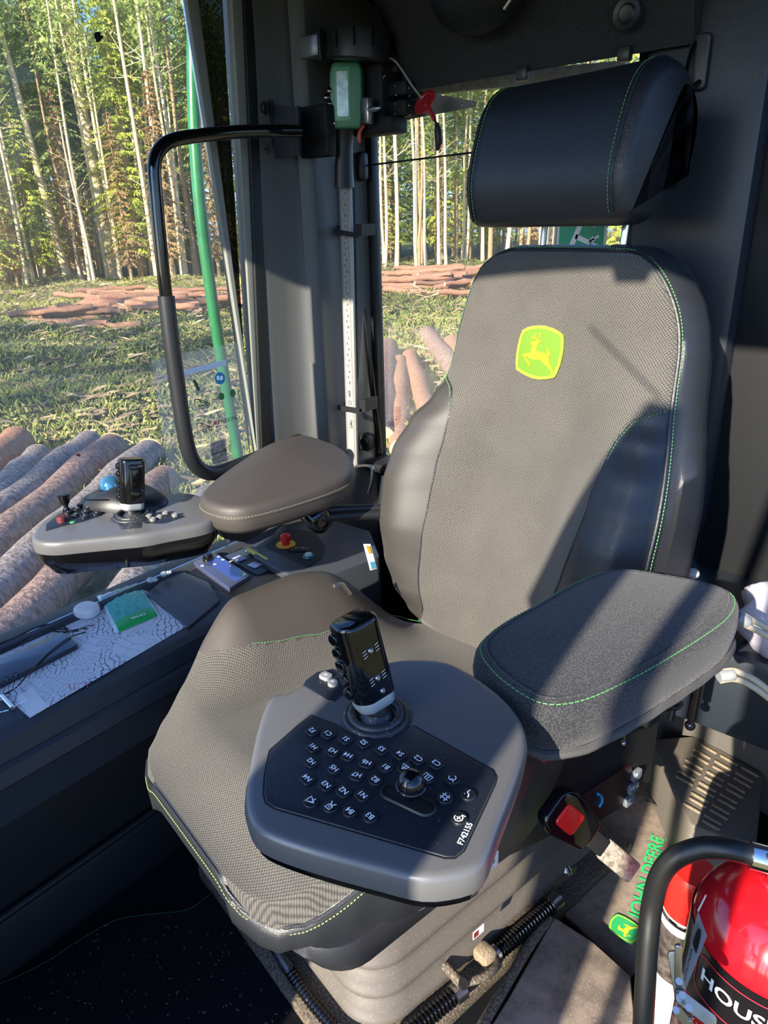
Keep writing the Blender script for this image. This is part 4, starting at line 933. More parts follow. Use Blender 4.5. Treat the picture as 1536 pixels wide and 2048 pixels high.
GLY = [((390, 523), [[(-.9, 0), (.2, .5), (.9, .9), (.9, -.9), (.2, -.5), (-.9, 0)], [(-.3, .2), (-.3, -1)]]), ((490, 547), [[(-.6, 0), (-.6, 1), (.6, 1), (.6, 0), (-.6, 0)], [(-.2, .5), (.2, .5)], [(0, 0), (-.7, -1)], [(0, 0), (.7, -1)]]),
 ((868, 350), [[(-.9, -.6), (0, .9), (.9, -.6), (-.9, -.6)], [(0, .9), (0, -.6)]]), ((985, 400), [[(-1, -.7), (1, -.7), (1, .7), (-1, .7), (-1, -.7)], [(-.3, -.7), (-.3, .7)], [(.3, -.7), (.3, .7)]]), ((1113, 405), [[(x * .8, y * .8) for x, y in c_], [(-1, .9), (-.4, .2), (.5, .9)]]),
 ((1195, 487), [[(-.6, .9), (-.2, .1), (.5, -.2), (.4, -1)], [(.5, .5), (.7, .6)]]), ((1075, 503), [[(-.5, -1), (-.5, 1)], [(.5, -1), (.5, 1)], [(-1, .4), (1, .4)], [(-1, -.4), (1, -.4)]]), ((1148, 608), [[(x * .9, y * .9 + .2) for x, y in c_], [(-.5, .2), (.5, .2)], [(0, -.3), (0, .7)], [(0, -.8), (-.8, -1)]])]
for (x, y), g in GLY:
    p = kz(x, y); key(podR, p.x, p.y, ZR + .0012, .0135, .0135, None, krot, 'c', glyph=g)
for i, (x, y) in enumerate(((652, 1357), (666, 1371))):
    p = SZ(x, y, ZR); key(podR, p.x, p.y, ZR + .001, .013 if i == 0 else .011, .011, None, .2, 'r' if i == 0 else 'c', P('grey_key_%d' % i, (.20, .21, .21), .45), glyph=[[(-.5, 0), (.5, 0)], [(0, .4), (0, -.4)]], h=.004)
mb = MB(); A = SZ(470 + 1195 / 2.56, 1400 + 660 / 2.56, ZR); B = SZ(470 + 1163 / 2.56, 1400 + 725 / 2.56, ZR); mid = (A + B) / 2; mid.z = ZR + .0018
mb.text('F742155', .0068, frame(mid, (A - B), V((0, 0, 1)).cross(A - B)), 0, bold=.02); mb.build('part_number', M['keyprint'], podR, recalc=False)
# ball stick in its slot
sl = MB(); a = SZ(783, 1586, ZR); b_ = SZ(850, 1617, ZR); cc = (a + b_) / 2; d = (b_ - a); cc.z = ZR; F = frame(cc, d, V((0, 0, 1)).cross(d)); Ls = (b_ - a).length
so_ = rr(Ls + .020, .020, .0099, 6); si = rr(Ls + .015, .015, .0074, 6); so_ = so_
sl.loops([[(x, y, .001) for x, y in so_], [(x, y, .003) for x, y in off2(so_, .001)], [(x, y, .003) for x, y in si], [(x, y, .0014) for x, y in si]], True, 0, False, False, F); sl.prism(si, .0012, .0015, F, m=1); sl.build('slot', [M['plastic'], M['rubber']], podR)
bk = MB(); b0 = SZ(818, 1600, ZR); b1 = SZ(822, 1566, ZR + .020); bk.tube([b0, b1], [.004, .005], 14); bk.ball(tuple(b1), .0118, seg=28); torus(.0112, .002, Matrix.Translation(b1 + V((0, 0, -.003))), bk); bk.build('ball_stick', M['gloss'], podR)
bo = MB(); jb = SZ(752, 1434, ZR); Fj = Matrix.Translation((jb.x, jb.y, ZR))
for R0, r0, z_ in ((.0295, .0035, .001), (.024, .004, .004)): torus(R0, r0, Fj @ Matrix.Translation((0, 0, z_)), bo)
bo.lathe([(.036, .0), (.030, .003), (.022, .003), (.018, .001), (.011, .008)], 40, Fj, cap=False); bo.build('joystick_boot', M['boot'], podR, angle=60)
jt = SZ(704, 1236, ZR + .108); joystick(podR, (jb.x, jb.y, ZR + .012), jt)
# red blurred lever under the right pod is part of the seat; pod arm
pa_ = MB(); a = SZ(990, 1500, .745); a = SX(1060, 1470, .40); pa_.tube(cr([SZ(960, 1450, .76), SZ(1010, 1440, .76), SX(1090, 1450, .36)], 4), .022, 14, flat=.6); pa_.build('support_arm', M['plastic'], podR)
# ---- left pod
ZL = .77
podL = empty('control_pod', SEAT, 'far grey keypad console with black switches hanging in front of the left window', 'control console')
TOP_L = [(66, 1073), (74, 1055), (92, 1038), (116, 1023), (175, 1004), (217, 996), (292, 990), (373, 986), (410, 997), (428, 1014), (424, 1026), (392, 1036), (336, 1047), (284, 1057), (232, 1056), (154, 1063), (95, 1074)]
TOP_L = [(64, 1078), (72, 1055), (90, 1037), (118, 1021), (175, 1002), (217, 993), (292, 986), (373, 985), (412, 996), (433, 1015), (430, 1034), (400, 1046), (336, 1058), (284, 1068), (232, 1073), (160, 1080), (100, 1085)]
pod_body(podL, to2(TOP_L, ZL), ZL, .024, .050)
def lz(zx, zy, z=ZL): return SZ(50 + zx / 3.84, 880 + zy / 3.84, z)
mb = MB(); pp = [(lz(x, y).x, lz(x, y).y) for x, y in ((160, 700), (162, 650), (250, 575), (460, 490), (630, 455), (655, 470), (590, 580), (440, 630), (300, 660))]; mb.prism(pp, ZL - .002, ZL + .0012, None, .0008, bb=0); mb.build('keypad_panel', M['keypad'], podL)
mb = MB(); pp = [(lz(x, y).x, lz(x, y).y) for x, y in ((880, 620), (960, 570), (1080, 550), (1230, 590), (1080, 640), (940, 650))]; mb.prism(pp, ZL - .002, ZL + .0012, None, .0008, bb=0); mb.build('keypad_panel', M['keypad'], podL)
for i, (x, y) in enumerate(((330, 572), (400, 545), (480, 540), (390, 590), (460, 604), (550, 580), (570, 550), (600, 520), (430, 512), (520, 505), (465, 570), (360, 552), (560, 492), (610, 480), (505, 522), (660, 462))):
    p = lz(x, y); key(podL, p.x, p.y, ZL + .001, .0125, .0125, None, .05, 'r' if i % 3 else 'c', h=.005, glyph=[[(-.5, 0), (.5, 0)]])
for i, (x, y) in enumerate(((985, 622), (955, 596), (1036, 602), (1082, 572), (1155, 588))):
    p = lz(x, y); key(podL, p.x, p.y, ZL + .001, .012, .012, None, .1, 'c', P('steel_key_%d' % i, (.16, .16, .15), .4), h=.005, glyph=[[(-.5, 0), (.5, 0)], [(0, .5), (0, -.5)]])
p = lz(285, 630); key(podL, p.x, p.y, ZL + .001, .017, .017, None, 0, 'c', P('dull_red_cap', (.10, .015, .015), .5), h=.010)
p = lz(365, 636); key(podL, p.x, p.y, ZL + .0, .010, .010, None, 0, 'c', P('green_cap', (.05, .35, .12), .4), h=.002)
tg = MB(); p = lz(325, 560); tg.lathe([(0, 0), (.007, 0), (.008, .006), (.0045, .010), (.004, .014), (.0085, .022), (.0105, .032), (.0115, .036), (.009, .037), (0, .036)], 24, Matrix.Translation((p.x, p.y, ZL))); tg.build('toggle_switch', M['gloss'], podL)
tg = MB(); p = lz(545, 490); tg.lathe([(0, 0), (.009, 0), (.009, .006), (.011, .007), (.011, .013), (.0095, .014), (0, .014)], 24, Matrix.Translation((p.x, p.y, ZL))); tg.build('rotary_knob', M['plastic'], podL)
jb = SZ(266, 1032, ZL); Fj = Matrix.Translation((jb.x, jb.y, ZL)); bo = MB()
for R0, r0, z_ in ((.032, .0035, .001), (.026, .004, .004)): torus(R0, r0, Fj @ Matrix.Translation((0, 0, z_)), bo)
bo.lathe([(.038, .0), (.032, .003), (.022, .003), (.018, .001), (.011, .008)], 40, Fj, cap=False); bo.build('joystick_boot', M['boot'], podL, angle=60)
jt = SZ(262, 916, ZL + .104); joystick(podL, (jb.x, jb.y, ZL + .010), jt, True, True)
# dished square surround of the boot
mb = MB(); pp = [(lz(x, y).x, lz(x, y).y) for x, y in ((690, 600), (650, 520), (700, 490), (900, 640), (890, 680), (740, 690))]; mb.prism(pp, ZL - .003, ZL + .0008, None, .0006, bb=0); mb.build('surround', M['boot'], podL)
for x, y, w_, h_ in ((120, 1120, .02, .008), (255, 1127, .006, .012)):
    rs_ = MB(); p = SZ(x, y, .715); F = frame(p + V((.0, 0, 0)), (1, .3, 0), (0, 0, 1)); rs_.box((0, 0, 0), (w_, h_, .006), F, .001); rs_.build('service_port', M['plastic_d'], podL)
# ---- trackball behind the left pod
tb = empty('trackball_mouse', SEAT, 'black trackball mouse with shiny blue ball behind the left joystick', 'trackball')
p = SZ(247, 1000, .775); F = trs((p.x, p.y, .765), R_(38))
mb = MB(); L = []
for k in range(9):
    a = math.pi / 2 * k / 8; s = math.cos(a); L.append([(x * (.15 + .85 * s) if 1 else x, y * (.25 + .75 * s), .040 * math.sin(a) * (1 - .35 * (abs(x) / .09) ** 2) + .002) for x, y in circ(.088, 40, .055)])
mb.loops([[(x, y, 0) for x, y in circ(.088, 40, .055)]] + L, True, 0, True, True, F); mb.build('body', M['plastic'], tb, angle=60)
mb = MB(); q = SZ(222, 972, .800); mb.ball(tuple(q), .0205, seg=32); mb.build('ball', P('blue_pearl_ball', (.06, .22, .42), .12, metal=.6, coat=1), tb)
mb = MB(); torus(.0215, .0022, Matrix.Translation((q.x, q.y, .797)) , mb); mb.build('ring', M['gloss'], tb)
mb = MB(); F2 = F; mb.tube(cr([F @ V((-.088, .0, .014)), F @ V((-.05, -.045, .026)), F @ V((.0, -.05, .03))], 5), .0012, 6); mb.build('button_gap', M['gloss'], tb)
mb = MB(); mb.box((p.x - .0, p.y + .01, .745), (.06, .05, .04), b=.006); mb.build('mount', M['plastic_d'], tb)

# ================================================================== LEFT CONSOLE AND WHAT LIES ON IT (cab frame)
ZC = .50
cs = MB(); prof = [(-.662, .30), (-.662, .505), (-.655, ZC + .012), (-.645, ZC + .010), (-.635, ZC), (-.425, ZC), (-.412, ZC - .004), (-.402, ZC - .014), (-.398, ZC - .05), (-.402, ZC - .056), (-.394, ZC - .062), (-.390, ZC - .09), (-.396, ZC - .098), (-.43, ZC - .10), (-.44, .30)]
cs.loops([[(x, y, z) for x, z in prof] for y in (-1.35, -.60, .17)], True, 0, True, True); S(cs.build('trim_10', M['ledge'], angle=25))
lw2 = MB(); lw2.box((-.455, -.60, .20), (.03, 1.5, .40), b=.004); S(lw2.build('trim_11', M['trim_d']))
# kick strip and floor mat with green seam
ks = MB(); ys_ = [PX(x, y, -.436) for x, y in ((-60, 1900), (430, 1722))]
ks.box((-.430, -.60, .065), (.022, 1.5, .13), b=.006); ks.tube([(-.428, -1.3, .134), (-.428, .1, .134)], .006, 8); S(ks.build('trim_12', M['trim_d']))
matpx = [(-150, 2010), (0, 1958), (90, 1915), (160, 1870), (230, 1832), (300, 1820), (370, 1812), (405, 1790), (430, 1772), (452, 1780), (480, 1815), (520, 1880), (580, 1980), (640, 2080), (640, 2250), (-150, 2300)]
mt = [(PZ(x, y, .02).x, PZ(x, y, .02).y) for x, y in matpx]; mp = [(p.x, p.y) for p in cr([(x, y, 0) for x, y in mt], 4, True)]
fm = empty('floor_mat', (0, 0, 0), 'black carpet floor mat with thin green edge stitching in the footwell', 'floor mat'); mb = MB(); mb.prism(mp, .001, .016, None, .003); mb.build('carpet', M['carpet'], fm)
q = off2(mp if area2(mp) > 0 else mp[::-1], .007); stitches('edge_stitching', [V((x, y, .017)) for x, y in q], P('dark_green_thread', (.02, .09, .05), .8), fm, (0, 0, 1), step=.006, ln=.004, r=.0007, lift=0)
# lint and straw bits on the mat nobody could count
lint = MB(); rnd = random.Random(3)
for _ in range(170):
    x, y = rnd.uniform(0, 620), rnd.uniform(1830, 2048); p = PZ(x, y, .0175)
    if not inpoly(p.x, p.y, mp): continue
    a = rnd.random() * 6.28; l = rnd.uniform(.001, .005); lint.box((p.x, p.y, p.z), (l, .0006, .0006), None, 0) if rnd.random() < .3 else lint.tube([p, p + V((math.cos(a) * l, math.sin(a) * l, .0004))], .0004, 4)
tag(lint.build('lint', P('straw_bits', (.28, .25, .2), .9)), 'straw and lint bits scattered over the black floor mat', 'lint', kind='stuff')
def ptsz(L, z): return [(PZ(x, y, z).x, PZ(x, y, z).y) for x, y in L]
# map sheet
m_, t_, b_ = newmat('street_map'); vec = coord(t_)
def streets(rot, w_, h_, mort, sc_):
    nz = t_.nodes.new('ShaderNodeTexNoise'); nz.inputs['Scale'].default_value = 22; t_.links.new(vec, nz.inputs['Vector'])
    ad_ = t_.nodes.new('ShaderNodeMix'); ad_.data_type = 'VECTOR'; ad_.inputs[0].default_value = .035; t_.links.new(vec, ad_.inputs[4]); t_.links.new(nz.outputs['Color'], ad_.inputs[5])
    mp_ = t_.nodes.new('ShaderNodeMapping'); mp_.inputs['Rotation'].default_value = (0, 0, rot); t_.links.new(ad_.outputs[1], mp_.inputs[0])
    br_ = t_.nodes.new('ShaderNodeTexBrick'); br_.inputs['Scale'].default_value = sc_; br_.inputs['Brick Width'].default_value = w_; br_.inputs['Row Height'].default_value = h_; br_.inputs['Mortar Size'].default_value = mort; br_.inputs['Mortar Smooth'].default_value = .2; br_.offset = .37; br_.squash = 1.6; br_.squash_frequency = 3; t_.links.new(mp_.outputs[0], br_.inputs['Vector']); return br_.outputs['Fac']
PW = (.64, .67, .72)
cA = mixc(t_, streets(.5, .9, .42, .035, 42), PW, (.07, .08, .13)); cB = mixc(t_, streets(1.1, .7, .5, .03, 70), PW, (.22, .24, .30)); cC = mixc(t_, streets(-.2, 1.3, .6, .02, 30), PW, (.30, .32, .38))
mk1 = ramp(t_, noise(t_, vec, 14, 2), [(.48, 0.), (.50, 1.)]); mk2 = ramp(t_, noise(t_, vec, 8, 1), [(.56, 0.), (.58, 1.)])
t_.links.new(mixc(t_, mk2, mixc(t_, mk1, cA, cB), cC), b_.inputs['Base Color']); b_.inputs['Roughness'].default_value = .6
M['map'] = m_; mapo = empty('paper_map', (0, 0, 0), 'white sheet printed with a fine street map, held by the clip on the left ledge', 'paper')
mpp = ptsz([(59, 1434), (373, 1251), (322, 1214), (282, 1168), (226, 1192), (120, 1243), (0, 1300), (-120, 1352), (-120, 1440), (15, 1395)], ZC + .003); mb = MB(); mb.prism(mpp, ZC + .0008, ZC + .0016, m=0); mb.build('sheet', M['map'], mapo)
mb = MB(); mb.prism(ptsz([(59, 1434), (97, 1412), (62, 1375), (32, 1394)], ZC + .003), ZC + .0018, ZC + .0020); mb.build('blank_corner', M['white'], mapo)
mb = MB(); rp_ = [PZ(x, y, ZC + .002) for x, y in ((138, 1368), (140, 1378), (150, 1380), (148, 1368), (172, 1366), (176, 1376))]; mb.stroke([(p.x, p.y) for p in rp_], .0012, Matrix.Identity(4), 0, ZC + .0021); mb.build('red_marking', M['red'], mapo, recalc=False)
# gum bag
gum = empty('chewing_gum_bag', (0, 0, 0), 'small green and white plastic gum bag on the map', 'chewing gum bag')
gc = [PZ(x, y, ZC + .006) for x, y in ((193, 1190), (277, 1163), (321, 1226), (231, 1264))]
def bil(c, u, v): return c[0].lerp(c[1], u).lerp(c[3].lerp(c[2], u), v)
Gt = [[bil(gc, i / 14, j / 14) + V((0, 0, .008 * (math.sin(math.pi * i / 14) * math.sin(math.pi * j / 14)) ** .5 + .0012 * math.sin(i * 2.1 + j))) - V((0, 0, .004)) for i in range(15)] for j in range(15)]
mb = MB(); mb.grid(Gt, 0)
for k, (i, j) in enumerate((i, j) for j in range(14) for i in range(14)):
    mb.m[k] = 1 if (i < 1 or j < 1 or i > 12) else 2 if j < 2 and i < 6 else (0 if j < 11 else 3)
bagm = mb.build('bag', [P('mint_green', (.05, .52, .38), .25, var=.45, vs=160), P('clear_film', (.55, .72, .72), .25), P('bag_violet', (.35, .32, .62), .3), P('bright_green', (.02, .42, .09), .25)], gum, angle=80, recalc=False)
md = bagm.modifiers.new('thick', 'SOLIDIFY'); md.thickness = .001
mb = MB(); mid = bil(gc, .56, .90) + V((0, 0, .0035)); mb.text('Orbit', .013, frame(mid, gc[0] - gc[1], V((0, 0, 1)).cross(gc[0] - gc[1])), 0, bold=.03); mb.build('lettering', M['white'], gum, recalc=False)
# earbud case and earbuds
def case():
    o = empty('earbud_case', (0, 0, 0), 'round white earbud charging case lying on the map', 'earbud case'); p = PZ(174, 1222, ZC + .012); mb = MB()
    for z0_, z1_, nm in ((.0, .012, 'base'), (.0125, .024, 'lid')):
        mb = MB(); mb.prism(rr(.052, .046, .021, 8), z0_, z1_, trs((p.x, p.y, ZC + .002), R_(20)), .009 if nm == 'lid' else .001, bb=.001 if nm == 'lid' else .009, seg=5); mb.build(nm, P('white_gloss_' + nm, (.72, .72, .70), .2), o)
case()
mb = MB(); M['bud'] = P('pearl_bud', (.50, .58, .58), .25)
for i, (x, y, l, rz) in enumerate(((301, 1161, 'silvery earbud nearer to the gum bag', .4), (328, 1149, 'silvery earbud nearer to the radio', 1.0))):
    p = PZ(x, y, ZC + .018); mb = MB(); F = trs((p.x, p.y, ZC + .019), rz); mb.ball((0, 0, 0), .0075, seg=18, sc_=(1.15, 1, .9), M=F); mb.ball((.009, .001, .001), .0052, seg=14, M=F); mb.ball((.014, .001, .002), .0042, seg=14, M=F); o = mb.build('earbud', M['bud']); tag(o, l, 'earbud')
# phone
ph = empty('smartphone', (0, 0, 0), 'dark phone lying face down on the map with cables across it', 'phone'); pp = ptsz([(-45, 1339), (124, 1262), (158, 1289), (-45, 1392)], ZC + .011)
mb = MB(); mb.prism(rcorner(pp, .008), ZC + .002, ZC + .011, None, .002); mb.build('body', P('phone_back', (.018, .022, .032), .12, coat=.6), ph)
for x, y in ((12, 1357), (31, 1348), (-8, 1366)):
    p = PZ(x, y, ZC + .012); mb = MB(); mb.lathe([(.0045, .0005), (.006, .0005), (.0065, -.001)], 20, Matrix.Translation((p.x, p.y, ZC + .0118)), cap=False); mb.lathe([(.0045, 0), (0, 0)], 20, Matrix.Translation((p.x, p.y, ZC + .0118)), cap=False); mb.build('camera_lens', M['gloss'], ph)
# charging cables
cabs = [('black charging cable looping along the window edge, outermost', [(-40, 1312), (20, 1282), (70, 1256), (110, 1247), (130, 1255), (143, 1266)]), ('black charging cable between the outer one and the phone', [(-40, 1320), (30, 1290), (80, 1262), (120, 1258), (150, 1262), (168, 1259)]), ('black charging cable ending nearest the earbud case', [(-40, 1306), (30, 1276), (90, 1262), (130, 1264), (160, 1258), (180, 1252)])]
for l, pts in cabs:
    o = empty('charging_cable', (0, 0, 0), l, 'cable'); pc = cr([PZ(x, y, ZC + .005 + .003 * math.sin(i)) for i, (x, y) in enumerate(pts)], 6); mb = MB(); mb.tube(pc, .0018, 8); mb.build('cord', M['rubber'], o)
    d = (pc[-1] - pc[-2]).normalized(); mb = MB(); mb.tube([pc[-1] - d * .010, pc[-1]], .0032, 10); mb.tube([pc[-1], pc[-1] + d * .007], .0026, 4, flat=.5); mb.build('plug', M['metal'], o)
o = MB(); o.tube(cr([PZ(x, y, ZC + (.013 if i in (1, 2, 3) else .006)) for i, (x, y) in enumerate(((172, 1264), (138, 1276), (95, 1308), (55, 1350), (28, 1378), (-20, 1400)))], 8), .0013, 8); tag(o.build('thin_cable', M['rubber']), 'thin black cord crossing over the phone to the clip', 'cable')
# bulldog clip
cl = empty('binder_clip', (0, 0, 0), 'chrome binder clip on the corner of the map', 'clip'); mb = MB(); a, b_ = PZ(4, 1392, ZC + .006), PZ(26, 1416, ZC + .006); mb.tube([a, b_], .0045, 10); mb.box((a + b_) / 2 + V((.004, .002, -.001)), (.012, .004, .007), None, .001); mb.build('spine', M['chrome'], cl)
mb = MB(); mb.tube(cr([PZ(x, y, ZC + .008) for x, y in ((26, 1416), (36, 1408), (52, 1400), (46, 1385), (32, 1372), (28, 1378))], 6), .0010, 6); mb.tube(cr([PZ(x, y, ZC + .004) for x, y in ((6, 1392), (-14, 1400), (-10, 1424), (18, 1420))], 6), .0010, 6); mb.build('wire_handle', M['chrome'], cl)
# storage lid, radio, card tray, stick
mb = MB(); mb.prism(rcorner(ptsz([(292, 1187), (352, 1136), (418, 1164), (440, 1200), (376, 1254)], ZC + .006), .006), ZC, ZC + .006, None, .002); tag(mb.build('compartment_lid', M['ledge']), 'flat dark lid let into the ledge between map and radio', 'lid')
mb = MB(); mb.prism(rcorner(ptsz([(372, 1148), (455, 1088), (640, 1130), (520, 1215)], ZC + .003), .006), ZC - .004, ZC + .001, None, 0); S(mb.build('trim_13', M['rubber']))
ra = empty('radio', (0, 0, 0), 'small radio with black knob and glossy face sunk in the ledge', 'radio'); rq = [PZ(x, y, ZC + .012) for x, y in ((386, 1124), (428, 1103), (500, 1150), (458, 1176))]
mb = MB(); mb.prism(rcorner([(p.x, p.y) for p in rq], .003), ZC, ZC + .012, None, .0015); mb.build('face', P('radio_face', (.05, .06, .11), .18, coat=.5), ra)
mb = MB(); sq = [bil(rq, u, v) for u, v in ((.38, .18), (.95, .18), (.95, .95), (.38, .95))]; mb.prism([(p.x, p.y) for p in sq], ZC + .012, ZC + .0126); mb.build('display', P('radio_display', (.03, .05, .22), .08, coat=1), ra)
mb = MB(); p = PZ(416, 1117, ZC + .014); mb.lathe([(.0135, 0), (.0135, .004), (.0115, .005), (.0105, .014), (.009, .016), (0, .016)], 28, Matrix.Translation((p.x, p.y, ZC + .012)), cap=True); mb.build('knob', M['gloss'], ra)
for x, y in ((405, 1131), (430, 1128), (437, 1113), (446, 1119), (463, 1131)):
    p = PZ(x, y, ZC + .013); mb = MB(); mb.prism(rr(.009, .005, .0015), 0, .002, trs((p.x, p.y, ZC + .012), .6), .0006, bb=0); mb.build('button', P('radio_button_%d' % x, (.3, .34, .42), .35), ra)
tr_ = empty('card_tray', (0, 0, 0), 'shallow tray of bright cards beside the radio', 'tray'); tq = [PZ(x, y, ZC + .004) for x, y in ((446, 1112), (500, 1092), (566, 1128), (515, 1150))]
mb = MB(); mb.prism([(p.x, p.y) for p in tq], ZC, ZC + .004, None, .001); mb.build('tray', P('tray_dark', (.03, .04, .06), .3), tr_)
for i, (u, v, c) in enumerate(((.25, .3, (.35, .40, .75)), (.3, .7, (.55, .62, .85)), (.72, .25, (.30, .55, .50)), (.80, .5, (.70, .70, .45)), (.92, .7, (.70, .22, .25)), (.58, .8, (.60, .70, .80)))):
    p = bil(tq, u, v); mb = MB(); mb.box((p.x, p.y, ZC + .0055 + i * .0008), (.028 if i < 2 else .03, .022 if i < 2 else .008, .002), trs((0, 0, 0)), .0005); tag(mb.build('card', P('card_%d' % i, c, .35)), ['lilac card under the pale one', 'pale blue card in the tray', 'narrow teal strip card in the tray', 'narrow cream strip card in the tray', 'red strip card at the end of the tray', 'light blue strip card'][i], 'card')
ms = empty('window_scraper', (0, 0, 0), 'small yellow headed scraper with thin handle lying over the cards', 'scraper'); mb = MB(); mb.tube([PZ(497, 1099, ZC + .014), PZ(536, 1122, ZC + .014)], .006, 12); mb.build('head', P('pale_yellow', (.62, .52, .12), .5), ms)
mb = MB(); mb.tube([PZ(499, 1106, ZC + .014), PZ(459, 1124, ZC + .012)], .0018, 8); mb.build('handle', P('cream_stick', (.6, .6, .42), .5), ms)
# raised console block with emergency stop and switches
blk = MB(); bq = [PZ(x, y, ZC + .02) for x, y in ((505, 1108), (560, 1050), (640, 1030), (740, 1060), (760, 1110), (625, 1160), (580, 1150))]
blk.prism(rcorner([(p.x, p.y) for p in bq], .01), .30, ZC + .018, None, .005); S(blk.build('trim_14', M['ledge']))
bl2 = MB(); bq = [PZ(x, y, ZC + .022) for x, y in ((530, 1090), (575, 1056), (630, 1062), (650, 1090), (642, 1115), (615, 1132))]; bl2.prism(rcorner([(p.x, p.y) for p in bq], .006), ZC + .015, ZC + .0205, None, .001); S(bl2.build('trim_15', M['trim_d']))
es = empty('emergency_stop', (0, 0, 0), 'red mushroom emergency stop button on a yellow disc', 'button'); p = PZ(572, 1089, ZC + .021)
mb = MB(); mb.lathe([(0, .0015), (.0235, .0015), (.024, 0)], 36, Matrix.Translation((p.x, p.y, ZC + .021)), cap=True); mb.build('disc', M['yellow'], es)
mb = MB(); mb.lathe([(.010, 0), (.010, .010), (.0135, .011), (.0135, .020), (.0125, .024), (.008, .0265), (0, .027)], 32, Matrix.Translation((p.x, p.y, ZC + .022)), cap=True); mb.build('button_cap', M['red'], es)
rs_ = empty('rocker_panel', (0, 0, 0), 'small black switch plate with slot beside the emergency stop', 'switch'); mb = MB(); p = PZ(598, 1099, ZC + .022); mb.prism(rr(.05, .022, .006), 0, .003, trs((p.x, p.y, ZC + .021), R_(35)), .001); mb.build('plate', M['plastic'], rs_)
for dx in (-.008, .008):
    mb = MB(); mb.prism(rr(.004, .002, .0005), .003, .0034, trs((p.x, p.y, ZC + .021), R_(35)) @ Matrix.Translation((dx, .005, 0))); mb.build('indicator', M['white'], rs_)
mb = MB(); mb.prism(rr(.03, .006, .002), .003, .0040, trs((p.x, p.y, ZC + .021), R_(35)) @ Matrix.Translation((.004, -.004, 0))); mb.build('rocker', M['gloss'], rs_)
pw = empty('power_socket', (0, 0, 0), 'round socket with white cap and green ring at the end of the console', 'socket'); p = PZ(617, 1112, ZC + .022)
mb = MB(); mb.lathe([(0, .004), (.013, .004), (.0145, 0)], 28, Matrix.Translation((p.x, p.y, ZC + .021)), cap=True); mb.build('ring', P('green_ring', (.01, .16, .13), .2), pw)
mb = MB(); mb.lathe([(0, .004), (.008, .004), (.009, 0)], 28, Matrix.Translation((p.x, p.y, ZC + .025)), cap=True); mb.build('cap', P('socket_cap', (.55, .62, .60), .3), pw)
# sill bar behind the pod, lower casting behind the armrest
sl_ = MB(); sl_.tube(cr([PX(x, y, -.63) for x, y in ((455, 1078), (500, 1058), (550, 1040), (600, 1030))], 4), .010, 10); S(sl_.build('trim_16', M['trim']))

# ================================================================== GRAB HANDLE, MEASURING TOOL, THINGS ON THE PILLAR
gh_ = empty('grab_handle', (0, 0, 0), 'black bent tube grab handle bolted to the pillar in front of the left window', 'handle')
X_ = -.56
gp = cr([PX(x, y, X_ + (.02 if x > 540 else 0)) for x, y in ((600, 262), (540, 262), (470, 264), (400, 271), (350, 279), (322, 296), (309, 330), (313, 400), (322, 500), (333, 600))], 6)
mb = MB(); mb.tube(gp, .0125, 16); mb.build('tube', M['gloss'], gh_)
gp2 = cr([PX(x, y, X_) for x, y in ((332, 592), (342, 680), (356, 780), (370, 870), (382, 915), (402, 940), (432, 946), (480, 930), (540, 905), (600, 880))], 6)
mb = MB(); mb.tube(gp2, .0165, 16); mb.build('foam_grip', M['plastic'], gh_)
mb = MB(); q = [PY(x, y, .262) for x, y in ((535, 207), (598, 214), (600, 312), (540, 318), (528, 300), (526, 222))]; mb.loops([q, [p + V((0, -.006, 0)) for p in q]], True, 0, True, True)
q = [PY(x, y, .257) for x, y in ((598, 214), (602, 214), (603, 312), (599, 312))]; mb.loops([q, [p + V((.012, -.02, 0)) for p in q]], True, 0, True, True); mb.build('bracket', M['trim'], gh_)
mb = MB(); mb.tube([PY(540, 200, .255), PY(545, 320, .255)], .006, 8); mb.build('rib', M['plastic_d'], gh_)
for y in (216, 299):
    mb = MB(); p = PY(527, y, .235); mb.prism(circ(.011, 6), 0, .008, frame(p, (1, 0, 0), (0, 0, 1)), .002); mb.lathe([(0, .001), (.015, .001), (.015, 0)], 24, frame(p + V((0, .002, 0)), (1, 0, 0), (0, 0, 1))); mb.build('bolt', M['plastic'], gh_)
# holder plate on the pillar edge with thin light edge
hp_ = empty('tool_holder', (0, 0, 0), 'black wall channel with two clips that hold the measuring tool', 'holder')
q = [PY(x, y, .43) for x, y in ((648, 318), (692, 318), (704, 828), (660, 828))]; mb = MB(); mb.loops([q, [p + V((0, .03, 0)) for p in q]], True, 0, True, True); mb.build('channel', M['plastic_d'], hp_)
q = [PY(x, y, .428) for x, y in ((646, 318), (650, 318), (663, 828), (659, 828))]; mb = MB(); mb.loops([q, [p + V((0, .01, 0)) for p in q]], True, 0, True, True); mb.build('edge', P('light_edge', (.35, .37, .40), .4), hp_)
for y in (460, 812):
    mb = MB(); x0 = 655 + (y - 450) * .022; q = [PY(x, yy, .405) for x, yy in ((x0, y - 10), (x0 + 34, y - 9), (x0 + 34, y + 12), (x0, y + 10))]; mb.loops([q, [p + V((0, .02, 0)) for p in q]], True, 0, True, True)
    q = [PY(x, yy, .372) for x, yy in ((x0 + 56, y - 12), (x0 + 68, y - 12), (x0 + 68, y + 12), (x0 + 56, y + 12))]; mb.loops([q, [p + V((0, .05, 0)) for p in q]], True, 0, True, True)
    q = [PY(x, yy, .372) for x, yy in ((x0 + 12, y - 2), (x0 + 60, y + 6), (x0 + 60, y + 16), (x0 + 12, y + 8))]
    if q: mb.loops([q, [p + V((0, .004, 0)) for p in q]], True, 0, True, True)
    mb.build('clip', M['plastic'], hp_)
